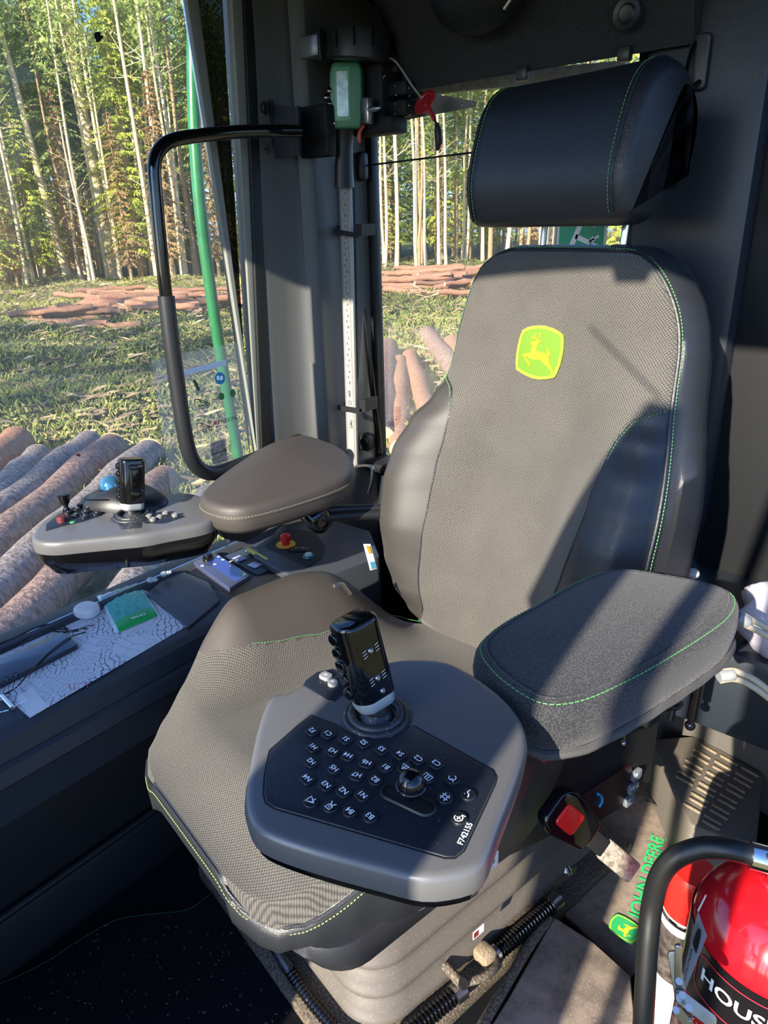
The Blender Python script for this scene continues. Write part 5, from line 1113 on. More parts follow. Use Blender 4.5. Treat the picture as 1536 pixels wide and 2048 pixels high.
mt_ = empty('measuring_caliper', (0, 0, 0), 'electronic timber caliper with green display head and silver centimetre scale', 'measuring tool')
YT = .385
a, b2_ = PY(699, 378, YT), PY(718, 885, YT); ttop = PY(691, 372, YT); tbot = PY(706, 935, YT); d = (tbot - ttop).normalized(); Fr = frame((ttop + tbot) / 2, -d, (1, 0, 0)); Lb_ = (tbot - ttop).length
Fr = frame((ttop + tbot) / 2, d.cross(V((0, 1, 0))) * -1, -d); 
if (Fr.to_3x3() @ V((0, 0, 1))).y > 0: Fr = frame((ttop + tbot) / 2, d.cross(V((0, 1, 0))), -d)
mb = MB(); mb.box((0, 0, 0), (.036, Lb_, .008), Fr, .0012); mb.build('scale_beam', P('anodised_aluminium', (.30, .30, .29), .45, metal=.35), mt_)
mb = MB(); mb.box((.0, 0, .0045), (.020, Lb_ * .99, .0008), Fr); mb.build('scale_strip', P('scale_strip', (.30, .295, .27), .5), mt_)
pr = MB()
def yl2(py): p = PY(699 + (py - 378) * .022, py, YT); return (Fr.inverted() @ p).y
for n in range(16, 51):
    py = 386 + (n - 16) * (766 - 386) / 34; yy = yl2(py); pr.text(str(n), .0068 if n % 10 else .008, Fr @ Matrix.Translation((-.0035 if n % 2 else .001, yy, .0053)) @ Matrix.Rotation(-math.pi / 2, 4, 'Z'), 0, bold=.02)
    for k in range(3): pr.box((.0085, yy + k * .0042, .0052), (.004 if k else .006, .0005, .0002), Fr)
pr.text('cm', .014, Fr @ Matrix.Translation((0, yl2(788), .0053)) @ Matrix.Rotation(-math.pi / 2, 4, 'Z'), 0, bold=.03)
pr.text('Haglöf', .009, Fr @ Matrix.Translation((.004, yl2(848), .0053)) @ Matrix.Rotation(-math.pi / 2, 4, 'Z'), 0, bold=.03)
pr.lathe([(.0045, 0), (.006, 0)], 20, Fr @ Matrix.Translation((.0, yl2(806), .0053)), cap=False); pr.box((-.003, yl2(848), .0052), (.0008, .05, .0002), Fr); pr.build('scale_print', M['plastic_d'], mt_, recalc=False)
# handle
hl = MB(); pts = [(692, 248), (690, 262), (689, 290), (688, 330), (689, 375)]; hl.tube([PY(x, y, YT - .012) for x, y in pts], [.030, .025, .022, .024, .027], 20, flat=.75); hl.build('handle', M['plastic'], mt_)
hd_ = MB(); q = PY(691, 194, YT - .03); F = frame(q, (.85, .52, -.02), (0, 0, 1)); hd_.prism(rcorner([(-.034, -.062), (.034, -.062), (.038, -.04), (.038, .05), (.032, .066), (-.024, .066), (-.032, .05), (-.034, .02)], .008), -.028, .012, F, .005); hd_.build('display_head', P('green_case', (.03, .15, .075), .38), mt_)
mb = MB(); F1 = F @ Matrix.Translation((-.004, .004, .0)); mb.prism(rr(.036, .104, .006), .010, .0135, F1, .001, m=0); mb.build('bezel', P('light_green_bezel', (.08, .27, .16), .35), mt_)
mb = MB(); mb.prism(rr(.025, .086, .003), .0134, .0140, F1, m=0); mb.build('screen', P('lcd_screen', (.50, .68, .58), .15, coat=.4, var=.45, vs=60), mt_)
mb = MB(); mb.ball((-.024, -.052, .013), .0045, M=F); mb.build('round_key', M['metal'], mt_)
for k in range(6):
    mb = MB(); x = -.040 if k % 2 else -.032; mb.prism(circ(.008, 16, .0075), .0, .012, F @ Matrix.Translation((x, .012 - k * .0125, 0)), .003); mb.build('round_key', M['gloss'], mt_)
mb = MB(); p = PY(748, 222, YT - .02); mb.box((0, 0, 0), (.02, .05, .02), frame(PY(735, 222, YT - .02), (1, 0, 0), (0, 0, 1)), .003); mb.lathe([(0, .03), (.003, .03), (.006, .02), (.006, 0)], 14, frame(PY(738, 219, YT - .025), (0, 1, 0), (0, 0, 1)) ); mb.build('locking_screw', M['metal'], mt_)
mb = MB(); mb.tube(cr([PY(x, y, YT - .01) for x, y in ((728, 250), (720, 262), (718, 276), (720, 285))], 4), .004, 8); mb.build('trigger', P('orange_red', (.45, .05, .02), .4), mt_)
mb = MB(); mb.box((0, 0, 0), (.034, .016, .02), frame(PY(682, 127, YT - .03), (1, 0, 0), (0, 0, 1)), .003); mb.build('socket_cap', M['plastic'], mt_)
# black mass of holders and boxes beside it
bxs = empty('radio_bracket', (0, 0, 0), 'stack of black plastic housings on the rear post behind the caliper', 'bracket')
for (x0, y0, x1, y1, Y0, dp) in ((705, 115, 785, 250, .43, .07), (783, 165, 826, 195, .44, .05), (783, 202, 825, 234, .44, .05), (720, 238, 800, 270, .42, .06), (780, 108, 805, 150, .45, .04), (604, 212, 664, 315, .32, .03)):
    q = [PY(x, y, Y0) for x, y in ((x0, y0), (x1, y0), (x1, y1), (x0, y1))]; mb = MB(); c = sum(q, V()) / 4; mb.box(c, (abs(q[1].x - q[0].x), dp, abs(q[0].z - q[3].z)), None, .006); mb.build('box', M['plastic_d'], bxs)
for x, y in ((790, 172), (818, 176), (792, 190), (819, 192), (790, 208), (818, 211), (790, 228), (819, 230)):
    mb = MB(); mb.ball(PY(x, y, .412), .0018); mb.build('screw', M['metal'], bxs)
mb = MB(); mb.tube(cr([PY(x, y, .40) for x, y in ((730, 180), (745, 178), (760, 165), (770, 150))], 4), .0012, 6); mb.build('wire', P('grey_wire', (.2, .2, .2), .5), bxs)
dr_ = empty('round_fan', (0, 0, 0), 'black round drum with silver block under the roof lining', 'fan'); c = PY(715, 92, .37)
mb = MB(); mb.lathe([(0, -.03), (.066, -.03), (.070, -.026), (.071, .022), (.066, .030), (0, .030)], 40, Matrix.Translation(c) @ Matrix.Rotation(R_(6), 4, 'Y')); mb.build('drum', M['plastic'], dr_)
for k in range(5):
    a = R_(-150 + k * 32); mb = MB(); mb.tube([c + V((.072 * math.cos(a), .072 * math.sin(a), -.012)), c + V((.072 * math.cos(a), .072 * math.sin(a), .02))], .002, 6); mb.build('rib', M['gloss'], dr_)
mb = MB(); q = PY(630, 95, .33); mb.box(q, (.058, .04, .040), None, .004); mb.build('silver_block', P('brushed_block', (.42, .44, .50), .3, metal=.8), dr_)
mb = MB(); q = PY(653, 92, .33); mb.box(q, (.008, .05, .060), None, .002); mb.build('flange', M['plastic'], dr_)
mb = MB(); mb.tube(cr([PY(x, y, .37) for x, y in ((680, 60), (700, 50), (722, 56), (730, 66))], 5), .0045, 8); mb.build('hose', M['rubber'], dr_)
# pull cord with red disc
pc_ = empty('hanging_tag', (0, 0, 0), 'red disc and black plug hanging on a grey cord before the rear window', 'tag'); mb = MB()
mb.tube(cr([PY(x, y, .41) for x, y in ((770, 112), (790, 122), (805, 142), (822, 168), (842, 195))], 6), .0022, 8); mb.build('cord', P('grey_cord', (.25, .25, .26), .5), pc_)
c = PY(850, 205, .40); mb = MB(); Fd = frame(c, (.9, .1, .45), (-.2, .5, .75)); mb.lathe([(0, .002), (.010, .002), (.012, .001), (.018, .001), (.020, .003), (.027, .002), (.0275, 0), (.025, -.002), (0, -.002)], 32, Fd); mb.tube([PY(853, 208, .395), PY(869, 240, .39)], [.0065, .0045], 12); mb.build('red_disc', P('dark_red', (.32, .015, .02), .3), pc_)
mb = MB(); mb.tube([PY(868, 236, .39), PY(874, 252, .39)], .003, 8); mb.tube([PY(873, 246, .39), PY(876, 262, .39), PY(878, 285, .39), PY(874, 301, .39)], [.004, .008, .0075, .003], 12); mb.build('plug', M['rubber'], pc_)
# strap line across the rear window and its knob, black strut, dash box
st = empty('window_latch', (0, 0, 0), 'black latch knob with thin cord stretched across the rear window', 'latch'); mb = MB(); mb.tube([PY(733, 331, .50), PY(970, 302, .50)], .0022, 8); mb.build('cord', M['rubber'], st)
mb = MB(); q = PY(724, 333, .49); mb.box(q, (.024, .03, .066), None, .010, seg=4); mb.build('knob', M['plastic'], st)
mb = MB(); mb.tube([PY(x, y, .495) for x, y in ((706, 380), (712, 500), (735, 690), (760, 905))], .0085, 12); tag(mb.build('window_strut', M['gloss']), 'black gas strut rod slanting down beside the silver scale', 'strut')
wb = empty('strut_mount', (0, 0, 0), 'black rounded mount at the foot of the strut rod', 'mount'); mb = MB(); mb.box(PY(733, 883, .47), (.04, .04, .05), None, .014, seg=4); mb.build('body', M['plastic'], wb); mb = MB(); mb.lathe([(0, .01), (.012, .008), (.014, 0)], 20, frame(PY(730, 884, .445), (1, 0, 0), (0, 0, 1))); mb.build('cap', M['gloss'], wb)
# chrome latch near the backrest
lt = empty('chrome_hook', (0, 0, 0), 'bent chrome hook between armrest and backrest', 'hook'); mb = MB(); mb.tube(cr([PY(x, y, .33) for x, y in ((712, 934), (738, 932), (745, 940), (743, 965), (738, 985))], 5), .005, 10); mb.build('rod', M['metal'], lt)
ca = MB(); q = [PY(x, y, .36) for x, y in ((655, 960), (722, 905), (724, 990), (690, 1010))]; 
# exit sticker on the rear window
ex_ = empty('exit_sign', (0, 0, 0), 'green emergency exit pictogram sticker in the gap below the headrest', 'sign'); c = PY(1164, 452, .526); F = frame(c, (1, 0, 0), (0, 0, 1)); mb = MB(); mb.prism(rr(.112, .13, .003), 0, .001, F); mb.build('plate', P('sign_white', (.55, .68, .62), .4), ex_)
mb = MB(); mb.prism(rr(.10, .12, .002), .001, .0016, F); mb.build('field', P('sign_green', (.0, .30, .16), .4), ex_)
mb = MB(); 
for stq, wq in (([(-.03, -.062), (-.012, -.02), (.0, .01)], .011), ([(-.012, -.02), (.018, -.032), (.03, -.024)], .010), ([(.0, .01), (.01, .03)], .014), ([(.006, .02), (.03, .0), (.036, .012)], .007), ([(.04, -.04), (.02, -.03), (.04, -.02)], .006)): mb.stroke(stq, wq, F, 0, .0022)
mb.build('running_figure', M['white'], ex_, recalc=False)
# roof speaker and lining clips
sk = empty('roof_speaker', (0, 0, 0), 'black round speaker dome in the roof lining', 'speaker'); c = PY(958, -30, .37); mb = MB(); mb.ball((c.x, c.y, c.z), .105, seg=32, sc_=(1, .55, .75)); mb.build('dome', M['plastic_d'], sk)
mb = MB(); mb.tube([PY(1008, 18, .31), PY(1022, -2, .31)], .004, 8); mb.build('bright_edge', M['metal'], sk)
for x, y, l in ((1046, 148, 'black clip under the roof lining above the rear window'), (1250, 108, 'black clip at the corner of the roof lining')):
    q = PY(x, y, .445); mb = MB(); mb.box(q, (.024, .02, .024), None, .004); tag(mb.build('lining_clip', M['plastic']), l, 'clip')
gr_ = empty('roof_grommet', (0, 0, 0), 'round black grommet at the upper corner beside the roof lining', 'grommet'); q = PY(1255, 28, .42); mb = MB(); mb.lathe([(0, .006), (.012, .008), (.016, .004), (.024, .006), (.026, 0)], 28, frame(q, (1, 0, 0), (0, 0, 1))); mb.build('ring', M['plastic'], gr_)
# instruction film on the left window
fi = empty('window_sticker', (0, 0, 0), 'transparent instruction film with machine drawings stuck on the left window', 'sticker'); XS = LX + .0
def s3(x, y): p = PX(x, y, LX - .003); return p
def zz_(zx, zy): return 290 + zx / 6.678, 700 + zy / 6.678
def film(name, pts, mat, dx=0, closed=True, wd=None, parent=None):
    q = [s3(*p) + V((dx, 0, 0)) for p in pts]; mb = MB()
    if wd is None: mb.loops([q, [p + V((.0003, 0, 0)) for p in q]], True, 0, True, True)
    else:
        Fy = Matrix(((0, 0, 1, LX - .003 + dx), (1, 0, 0, 0), (0, 1, 0, 0), (0, 0, 0, 1))); mb.stroke([(p.y, p.z) for p in q], wd, Fy)
    return mb.build(name, mat, parent or fi, recalc=wd is None)
fm_ = bpy.data.materials.new('clear_film_print'); fm_.use_nodes = True; t = fm_.node_tree; t.nodes.clear(); o_ = t.nodes.new('ShaderNodeOutputMaterial'); a_ = t.nodes.new('ShaderNodeBsdfTransparent'); d_ = t.nodes.new('ShaderNodeBsdfTranslucent'); d_.inputs[0].default_value = (.8, .78, .7, 1); x_ = t.nodes.new('ShaderNodeMixShader'); x_.inputs[0].default_value = .20; t.links.new(a_.outputs[0], x_.inputs[1]); t.links.new(d_.outputs[0], x_.inputs[2]); t.links.new(x_.outputs[0], o_.inputs[0])
film('film', [(303, 722), (340, 712), (450, 690), (484, 684), (500, 760), (503, 860), (498, 900), (470, 950), (430, 985), (345, 1002), (335, 930), (318, 830)], fm_)
ink = P('film_ink', (.02, .035, .03), .5); blu = P('film_blue', (.25, .36, .55), .5); film('blue_bar', [zz_(270, 330), zz_(1080, 130), zz_(1085, 205), zz_(280, 390)], blu, .0006)
c = zz_(997, 377); film('blue_circle', [(c[0] + 10.5 * math.cos(k / 24 * 6.28), c[1] + 12.5 * math.sin(k / 24 * 6.28)) for k in range(24)], P('mandatory_blue', (.01, .13, .32), .4), .0008)
for dx in (-1, 1): film('book_page', [(c[0] + dx * 1 , c[1] + 4), (c[0] + dx * 6, c[1] + 3), (c[0] + dx * 5.5, c[1] - 5), (c[0] + dx * 1, c[1] - 4)], P('pale_blue_%d' % dx, (.35, .55, .75), .4), .0012)
film('remote_icon', [zz_(*p) for p in ((630, 410), (665, 385), (735, 525), (705, 555))], ink, .0008)
for q in ((1017, 620), (1168, 577)):
    c = zz_(*q); film('green_button', [(c[0] + 6 * math.cos(k / 16 * 6.28), c[1] + 7.5 * math.sin(k / 16 * 6.28)) for k in range(16)], P('dark_green_dot_%d' % q[0], (.015, .09, .04), .4), .0008)
def machine(ox, oy):
    for pts in ([(660, 660), (700, 655), (780, 680), (860, 715), (850, 740), (800, 730), (740, 745), (670, 770), (660, 660)], [(690, 700), (740, 690), (735, 740)], [(700, 655), (760, 700), (840, 712)], [(820, 620), (830, 700)], [(845, 615), (855, 700)]): film('machine_drawing', [zz_(x + ox, y + oy) for x, y in pts], ink, .0009, wd=.0019)
    for cx, cy in ((768, 757), (838, 735)): film('machine_drawing', [zz_(cx + ox + 22 * math.cos(k / 12 * 6.28), cy + oy + 26 * math.sin(k / 12 * 6.28)) for k in range(13)], ink, .0009, wd=.0016)
machine(0, 0); machine(30, 318)
film('dash', [zz_(885, 668), zz_(950, 652)], ink, .0008, wd=.0018)
def filmtext(s_, q, sz_, bold=.0):
    p = s3(*zz_(*q)); F = Matrix(((0, 0, 1, p.x + .0008), (1, 0, 0, p.y), (0, 1, 0, p.z), (0, 0, 0, 1))); mb = MB(); mb.text(s_, sz_, F, bold=bold); mb.build('lettering', ink, fi, recalc=False)
filmtext('PARKING', (1120, 930), .016); filmtext('1', (258, 560), .014); filmtext('2', (313, 840), .014); filmtext('1', (355, 1145), .014); filmtext('2', (392, 1345), .014); filmtext('3', (440, 1600), .014)
for q in ((935, 975), (440, 1120)): film('red_mark', [zz_(q[0] - 18, q[1] - 18), zz_(q[0] + 15, q[1] - 22), zz_(q[0] + 18, q[1] + 20), zz_(q[0] - 15, q[1] + 22)], P('magenta_%d' % q[0], (.35, .02, .12), .4), .0008)
film('cab_picture', [zz_(865, 1245), zz_(1065, 1185), zz_(1100, 1470), zz_(895, 1530)], P('picture_grey', (.22, .25, .28), .5, var=.8, vs=120), .0008)
film('cab_picture_frame', [zz_(880, 1400), zz_(1085, 1325)], ink, .0012, wd=.002)
film('ruled_line', [zz_(190, 470), zz_(280, 950)], ink, .0008, wd=.0006); film('ruled_line', [zz_(690, 900), zz_(1060, 820)], ink, .0008, wd=.0006); film('ruled_line', [zz_(1205, 260), zz_(1265, 740)], ink, .0008, wd=.0006)
# squashed insects on the window
for i, (x, y, s, l, c) in enumerate(((197, 75, 10, 'black splat on the left window near the top', (.006, .006, .006)), (157, 910, 7, 'dark red splat above the pale scarred log', (.10, .015, .01)), (120, 858, 6, 'dark red splat left of the lower one', (.10, .02, .015)), (128, 775, 4, 'small black speck in the middle of the left window', (.01, .01, .01)), (68, 790, 4, 'small black speck toward the left edge of the window', (.01, .01, .01)))):
    rnd = random.Random(i); q = [PX(x + s * (rnd.uniform(.35, 1.1)) * math.cos(k / 14 * 6.28), y + s * rnd.uniform(.4, 1.2) * (1.2 if s > 9 else .5) * math.sin(k / 14 * 6.28), LX - .0035) for k in range(14)]; mb = MB(); mb.loops([q, [p + V((.0008, 0, 0)) for p in q]], True, 0, True, True); tag(mb.build('insect_splat', P('splat_%d' % i, c, .4)), l, 'splat')

# ================================================================== FLOOR RIGHT: RAILS, BUCKLE, PLATE, MAT, EXTINGUISHER
# corrugated hoses with plain ends
def hose(name, pts, r, label, pitch=.0075, parent=None, M_=None):
    P_ = resample(cr(pts, 8), max(12, int(sum((V(b) - V(a)).length for a, b in zip(pts, pts[1:])) / pitch * 6))); rs = [r * (1 + .13 * math.sin(i / 6 * 2 * math.pi)) for i in range(len(P_))]
    o = empty(name, SEAT, label, 'hose') if not parent else parent; mb = MB(); mb.tube(P_, rs, 14); mb.build('corrugated_sleeve', M['gloss'], o)
    for e, d in ((P_[0], P_[0] - P_[3]), (P_[-1], P_[-1] - P_[-4])): d = d.normalized(); mb = MB(); mb.tube([e - d * .01, e + d * .012], r * 1.2, 16); mb.build('end_cap', M['metal'], o)
    return o
hose('spring_hose', [SZ(x, y, .06) for x, y in ((790, 2090), (860, 2030), (915, 1985))], .0135, 'black ribbed hose in the lower foreground beside the bellows')
hose('spring_hose', [SZ(x, y, .06) for x, y in ((985, 1912), (1040, 1865), (1108, 1806))], .0135, 'black ribbed hose running back from the dusty clamp')
hose('spring_hose', [SZ(x, y, .05) for x, y in ((480, 1790), (520, 1850), (562, 1915))], .0085, 'thin ribbed hose at the left foot of the bellows')
hose('spring_hose', [SZ(x, y, .05) for x, y in ((575, 1935), (620, 2000), (680, 2070))], .0095, 'thin ribbed hose below the other one at the mat edge')
# swivel rails
for i, (px_, z, wd, ht, mt, l) in enumerate((([(700, 2110), (1120, 1745)], .02, .05, .03, 'dusty', 'wide dusty slide rail beside the bellows'), ([(770, 2048), (1150, 1735)], .055, .012, .02, 'dusty', 'narrow dusty rail edge above the wide rail'))):
    a, b_ = SZ(*px_[0], z), SZ(*px_[1], z); d = b_ - a; F = frame((a + b_) / 2, d, V((0, 0, 1)).cross(d)); mb = MB(); mb.box((0, 0, 0), (d.length, wd, ht), F, .003); tag(mb.build('slide_rail', M[mt], None, matrix=SEAT), l, 'rail')
ba = empty('seat_base_plate', SEAT, 'black dusty base plate with sawdust under the seat bellows', 'base plate'); mb = MB(); mb.box((-.01, -.15, .018), (.55, .72, .034), None, .006); mb.build('plate', M['dusty'], ba)
mb = MB(); rnd = random.Random(8)
for k in range(520):
    u = rnd.random(); p = SZ(900 + u * 200 + rnd.uniform(-16, 16), 1915 - u * 165 + rnd.uniform(-14, 14), .045); s = rnd.uniform(.0015, .005); mb.box((p.x, p.y, .036 + rnd.random() * .012), (s, s * .7, s * .5), trs((0, 0, 0)), 0)
tag(mb.build('sawdust', M['sawdust'], None, matrix=SEAT), 'loose heap of tan sawdust along the slide rail', 'sawdust', kind='stuff')
ck = empty('seat_clamp', SEAT, 'dusty steel clamp with bolt between the two ribbed hoses', 'clamp'); mb = MB(); mb.tube([SZ(890, 1930, .085), SZ(925, 1970, .085)], .0085, 14); mb.build('pin', M['dusty'], ck)
mb = MB(); mb.tube(cr([SZ(925, 1965, .085), SZ(965, 1955, .085), SZ(995, 1930, .08), SZ(990, 1915, .07)], 5), .007, 10); mb.build('arm', M['dusty'], ck); mb = MB(); mb.prism(circ(.008, 6), 0, .01, Matrix.Translation(SZ(926, 1972, .09))); mb.build('bolt', M['metal'], ck)
mb = MB(); mb.box(SZ(970, 1910, .08), (.035, .03, .03), None, .008); mb.build('block', P('dusty_block', (.20, .15, .09), .9, dust=.4), ck)
mb = MB(); mb.lathe([(0, .012), (.006, .012), (.012, .006), (.014, 0)], 20, Matrix.Translation(SZ(1130, 1740, .06))); tag(mb.build('bolt_head', M['metal'], None, matrix=SEAT), 'round steel bolt head at the rear end of the rail', 'bolt')
wlb = empty('warning_label', SEAT, 'small white and red label on the rail', 'label'); p = SX(953, 1860, .245); F = frame(p + V((.004, 0, 0)), (0, 1, 0), (0, 0, 1)); mb = MB(); mb.prism(rr(.026, .018, .001), 0, .0008, F); mb.build('sticker', M['white'], wlb); mb = MB(); mb.prism(rr(.011, .012, .001), .0008, .0012, F @ Matrix.Translation((-.006, 0, 0))); mb.build('red_field', P('label_red', (.25, .02, .02), .5), wlb)
# seat belt buckle with webbing stalk
bk_ = empty('seat_belt_buckle', (0, 0, 0), 'black belt buckle with red button and clear sleeved stalk beside the seat', 'seat belt buckle')
A = PD(1137, 1636, 1.02); B = PD(1262, 1742, 1.06); d = (B - A).normalized(); vw = (A - CC).normalized(); side_ = d.cross(vw).normalized(); F = frame(A, -d, side_)
if (F.to_3x3() @ V((0, 0, 1))).dot(vw) > 0: F = frame(A, -d, -side_)
mb = MB(); mb.prism(rcorner([(-.048, -.024), (.020, -.036), (.042, -.026), (.042, .026), (.020, .036), (-.048, .024)], .012), -.012, .012, F, .005); mb.build('housing', M['gloss'], bk_)
mb = MB(); mb.prism(rcorner([(-.012, -.018), (.026, -.018), (.026, .018), (-.012, .018)], .008), .008, .0145, F, .003); mb.build('release_button', M['red'], bk_)
mb = MB(); mb.box((-.075, 0, 0), (.06, .028, .006), F, .002); mb.build('webbing', M['plastic_d'], bk_)
mb = MB(); mb.box((-.118, 0, -.001), (.075, .034, .009), F, .004); mb.build('clear_sleeve', P('cloudy_sleeve', (.36, .32, .26), .25, var=.6, vs=130, bump=.6, bs=300), bk_)
# dirty floor plate in front, with door-side trim
ft = empty('floor_plate', (0, 0, 0), 'dusty brown floor panel in the bottom foreground', 'floor panel'); pp = ptsz([(945, 2110), (1020, 1990), (1108, 1832), (1190, 1885), (1262, 1950), (1275, 2110)], .05)
mb = MB(); mb.prism(pp, .004, .05, None, .004); mb.build('panel', P('brown_panel', (.27, .215, .175), .9, var=.45, vs=28, bump=.4, bs=60, dust=.34, dustc=(.36, .29, .22)), ft)
mb = MB(); q = [PZ(x, y, .052) for x, y in ((930, 2110), (1000, 1990), (1060, 1890), (1098, 1836))]; mb.tube(cr(q, 4), .009, 10); mb.build('edge_bead', M['dusty'], ft)
# floor mat strip with green brand lettering and emblem
jm = empty('door_mat', (0, 0, 0), 'tan rubber floor mat with green lettering and deer emblem beside the extinguisher', 'floor mat'); pp = ptsz([(1100, 1800), (1010, 1700), (1260, 1455), (1330, 1440), (1420, 1620), (1330, 1720), (1300, 1900), (1262, 1950), (1190, 1885)], .012)
mb = MB(); mb.prism(pp, .0, .012, None, .002); mb.build('mat', P('tan_mat', (.27, .21, .16), .85, var=.35, vs=60, bump=.6, bs=900, dust=.3), jm)
A, B = PZ(1272, 1838, .0135), PZ(1318, 1672, .0135); ex = B - A; F = frame((A + B) / 2, ex, V((0, 0, 1)).cross(ex)); vs_, fs_ = text_mesh('JOHN DEERE', .02, 'CENTER'); wt = max(v[0] for v in vs_) - min(v[0] for v in vs_); sz_ = ex.length / wt
mb = MB(); mb.text('JOHN DEERE', sz_, F, 0, bold=.02); mb.build('lettering', P('mat_green', (.03, .50, .14), .6), jm, recalc=False)
c = PZ(1250, 1858, .0135); F = frame(c, ex, V((0, 0, 1)).cross(ex)); mb = MB(); eo = [((x - 775) / 22000 * 1.0, -(y - 840) / 24000 * 1.0) for x, y in EM]; eo = [(-y, x) for x, y in eo]; eo = [(x, y) for x, y in eo]
Fe = frame(c, (B - A), V((0, 0, 1)).cross(B - A)) @ Matrix.Rotation(0, 4, 'Z'); e2 = [((x - 775) / 24000, -(y - 840) / 24000) for x, y in EM]; mb.prism(e2, 0, .001, Fe, m=0); i2 = off2(e2 if area2(e2) > 0 else e2[::-1], .003); mb.stroke(i2, .002, Fe, 1, .0012, True); d2 = [((x - 775) / 26000, -(y - 840) / 26000) for x, y in DEER]; mb.prism(d2, .001, .0014, Fe, m=1)
mb.build('emblem', [P('mat_logo_green', (.03, .40, .12), .6), P('mat_logo_yellow', (.75, .70, .03), .6)], jm)
M['dusty_rib'] = P('dusty_rib', (.32, .24, .16), .9, bump=.8, bs=500, var=.4, vs=300)
# slotted grille plate
gq = [PZ(x, y, .14) for x, y in ((1300, 1478), (1395, 1470), (1528, 1548), (1512, 1700), (1380, 1650))]; gv = empty('floor_grille', (0, 0, 0), 'black ventilation grille plate with rows of slots at the right rear', 'grille'); mb = MB(); mb.prism(rcorner([(p.x, p.y) for p in gq], .012), .0, .14, None, .006); mb.build('plate', P('grille_plate', (.13, .115, .095), .7, bump=.4, bs=500, dust=.25), gv)
gp_ = [(p.x, p.y) for p in gq]; gi = off2(gp_, .004)
for r_ in range(12):
    for cidx in range(3):
        x0, y0 = 1398 - 90 * r_ / 11.5 + 127 * cidx / 3 - (4 if r_ % 2 else 0), 1488 + 122 * r_ / 11.5 + 70 * cidx / 3; A_, B_ = PZ(x0, y0, .14), PZ(x0 + 35, y0 + 20, .14); cpt = (A_ + B_) / 2
        if not all(inpoly(q_.x, q_.y, gi) for q_ in (A_, B_, cpt)): continue
        e_ = B_ - A_; mb = MB(); mb.prism(rr(e_.length, .0062, .003, 4), .1395, .1430, frame(V((cpt.x, cpt.y, 0)), e_, V((0, 0, 1)).cross(e_)), .0012, bb=0); mb.build('rib', M['dusty_rib'], gv)
# storage hump, rear shelf, cable, bag
hm = MB(); hb = [PZ(x, y, .14) for x, y in ((1250, 1400), (1330, 1440), (1392, 1474), (1460, 1508), (1532, 1546), (1640, 1600), (1740, 1560), (1640, 1330), (1330, 1290))]
hp2 = [(p.x, min(p.y, .60)) for p in cr([(p.x, p.y, 0) for p in hb], 4, True)]; hm.prism(hp2, .01, .29, None, .05, seg=6); tag(hm.build('storage_hump', P('hump_plastic', (.085, .078, .07), .6, bump=.4, bs=400, dust=.2), angle=60), 'rounded dark brown cover behind the grille on the floor', 'cover')
sf = MB(); sf.box((.55, .42, .45), (.62, .44, .18), None, .02); S(sf.build('trim_17', M['trim']))
sf = MB(); a = PZ(1440, 1075, .545); sf.box((.56, .40, .544), (.22, .16, .008), None, .003); S(sf.build('trim_18', M['trim_d']))
mb = MB(); mb.tube(cr([PZ(x, y, .556) for x, y in ((1436, 1108), (1475, 1120), (1540, 1152), (1600, 1180))], 4), .0016, 8); mb.ball(PZ(1434, 1107, .556), .007); tag(mb.build('black_cord', M['rubber']), 'thin cord running over the rear shelf to the right', 'cord')
kb = empty('white_knob', (0, 0, 0), 'small cream round knob peeking out behind the right armrest', 'knob'); mb = MB(); mb.ball(PZ(1385, 1147, .66), .012, seg=20, sc_=(1, 1, .8)); mb.build('cap', P('cream', (.45, .42, .36), .4), kb); mb = MB(); mb.box(PZ(1362, 1140, .65), (.05, .03, .02), None, .006); mb.build('lever', M['plastic_d'], kb)
pb_ = empty('plastic_bag', (0, 0, 0), 'translucent white plastic bag at the right edge behind the armrest', 'bag'); c = PZ(1560, 1240, .60); mb = MB(); L = []
for i in range(17):
    a = math.pi * i / 16; L.append([(c.x + (.065 + .012 * math.sin(5 * t_ + i)) * math.sin(a) * math.cos(t_), c.y + (.05 + .01 * math.cos(4 * t_ + i)) * math.sin(a) * math.sin(t_), c.z + .075 * math.cos(a)) for t_ in [2 * math.pi * k / 28 for k in range(28)]])
mb.loops(L, True, 0, True, True); mb.build('bag', P('bag_film', (.62, .58, .68), .3, var=.3, vs=25), pb_, angle=50)
for (pts, l) in (([(1478, 1226), (1500, 1238), (1560, 1268), (1620, 1300), (1900, 1440)], 'upper beige cable pair coming out behind the armrest'), ([(1440, 1345), (1470, 1342), (1510, 1360), (1560, 1398), (1620, 1440), (1850, 1640)], 'lower beige cable pair arching toward the right edge')):
    o = empty('beige_cable', (0, 0, 0), l, 'cable')
    for k in range(2): mb = MB(); mb.tube(cr([PD(x, y + k * 16, .98) for x, y in pts], 6), .0045, 10); mb.build('cord', P('beige_%d%s' % (k, l[:2]), (.50, .42, .28), .5), o)
    mb = MB(); a, b_ = PD(pts[0][0] - 4, pts[0][1] + 6, .98), PD(pts[1][0] - 4, pts[1][1] + 6, .98); mb.tube([a, b_], .0105, 12, flat=.8); mb.build('sleeve', P('grey_sleeve' + l[:2], (.25, .26, .26), .5), o)
# thin cables on the mat
for pts, l in (([(1300, 1560), (1340, 1590), (1370, 1640), (1372, 1680)], 'thin black cable curving over the mat, inner one'), ([(1310, 1540), (1360, 1580), (1396, 1630), (1400, 1680)], 'thin black cable curving over the mat, outer one'), ([(1290, 1600), (1330, 1620), (1356, 1650), (1362, 1690)], 'thin black cable nearest the lettering')):
    mb = MB(); mb.tube(cr([PZ(x, y, .030) for x, y in pts], 6), .0028, 8); tag(mb.build('thin_cable', M['rubber']), l, 'cable')
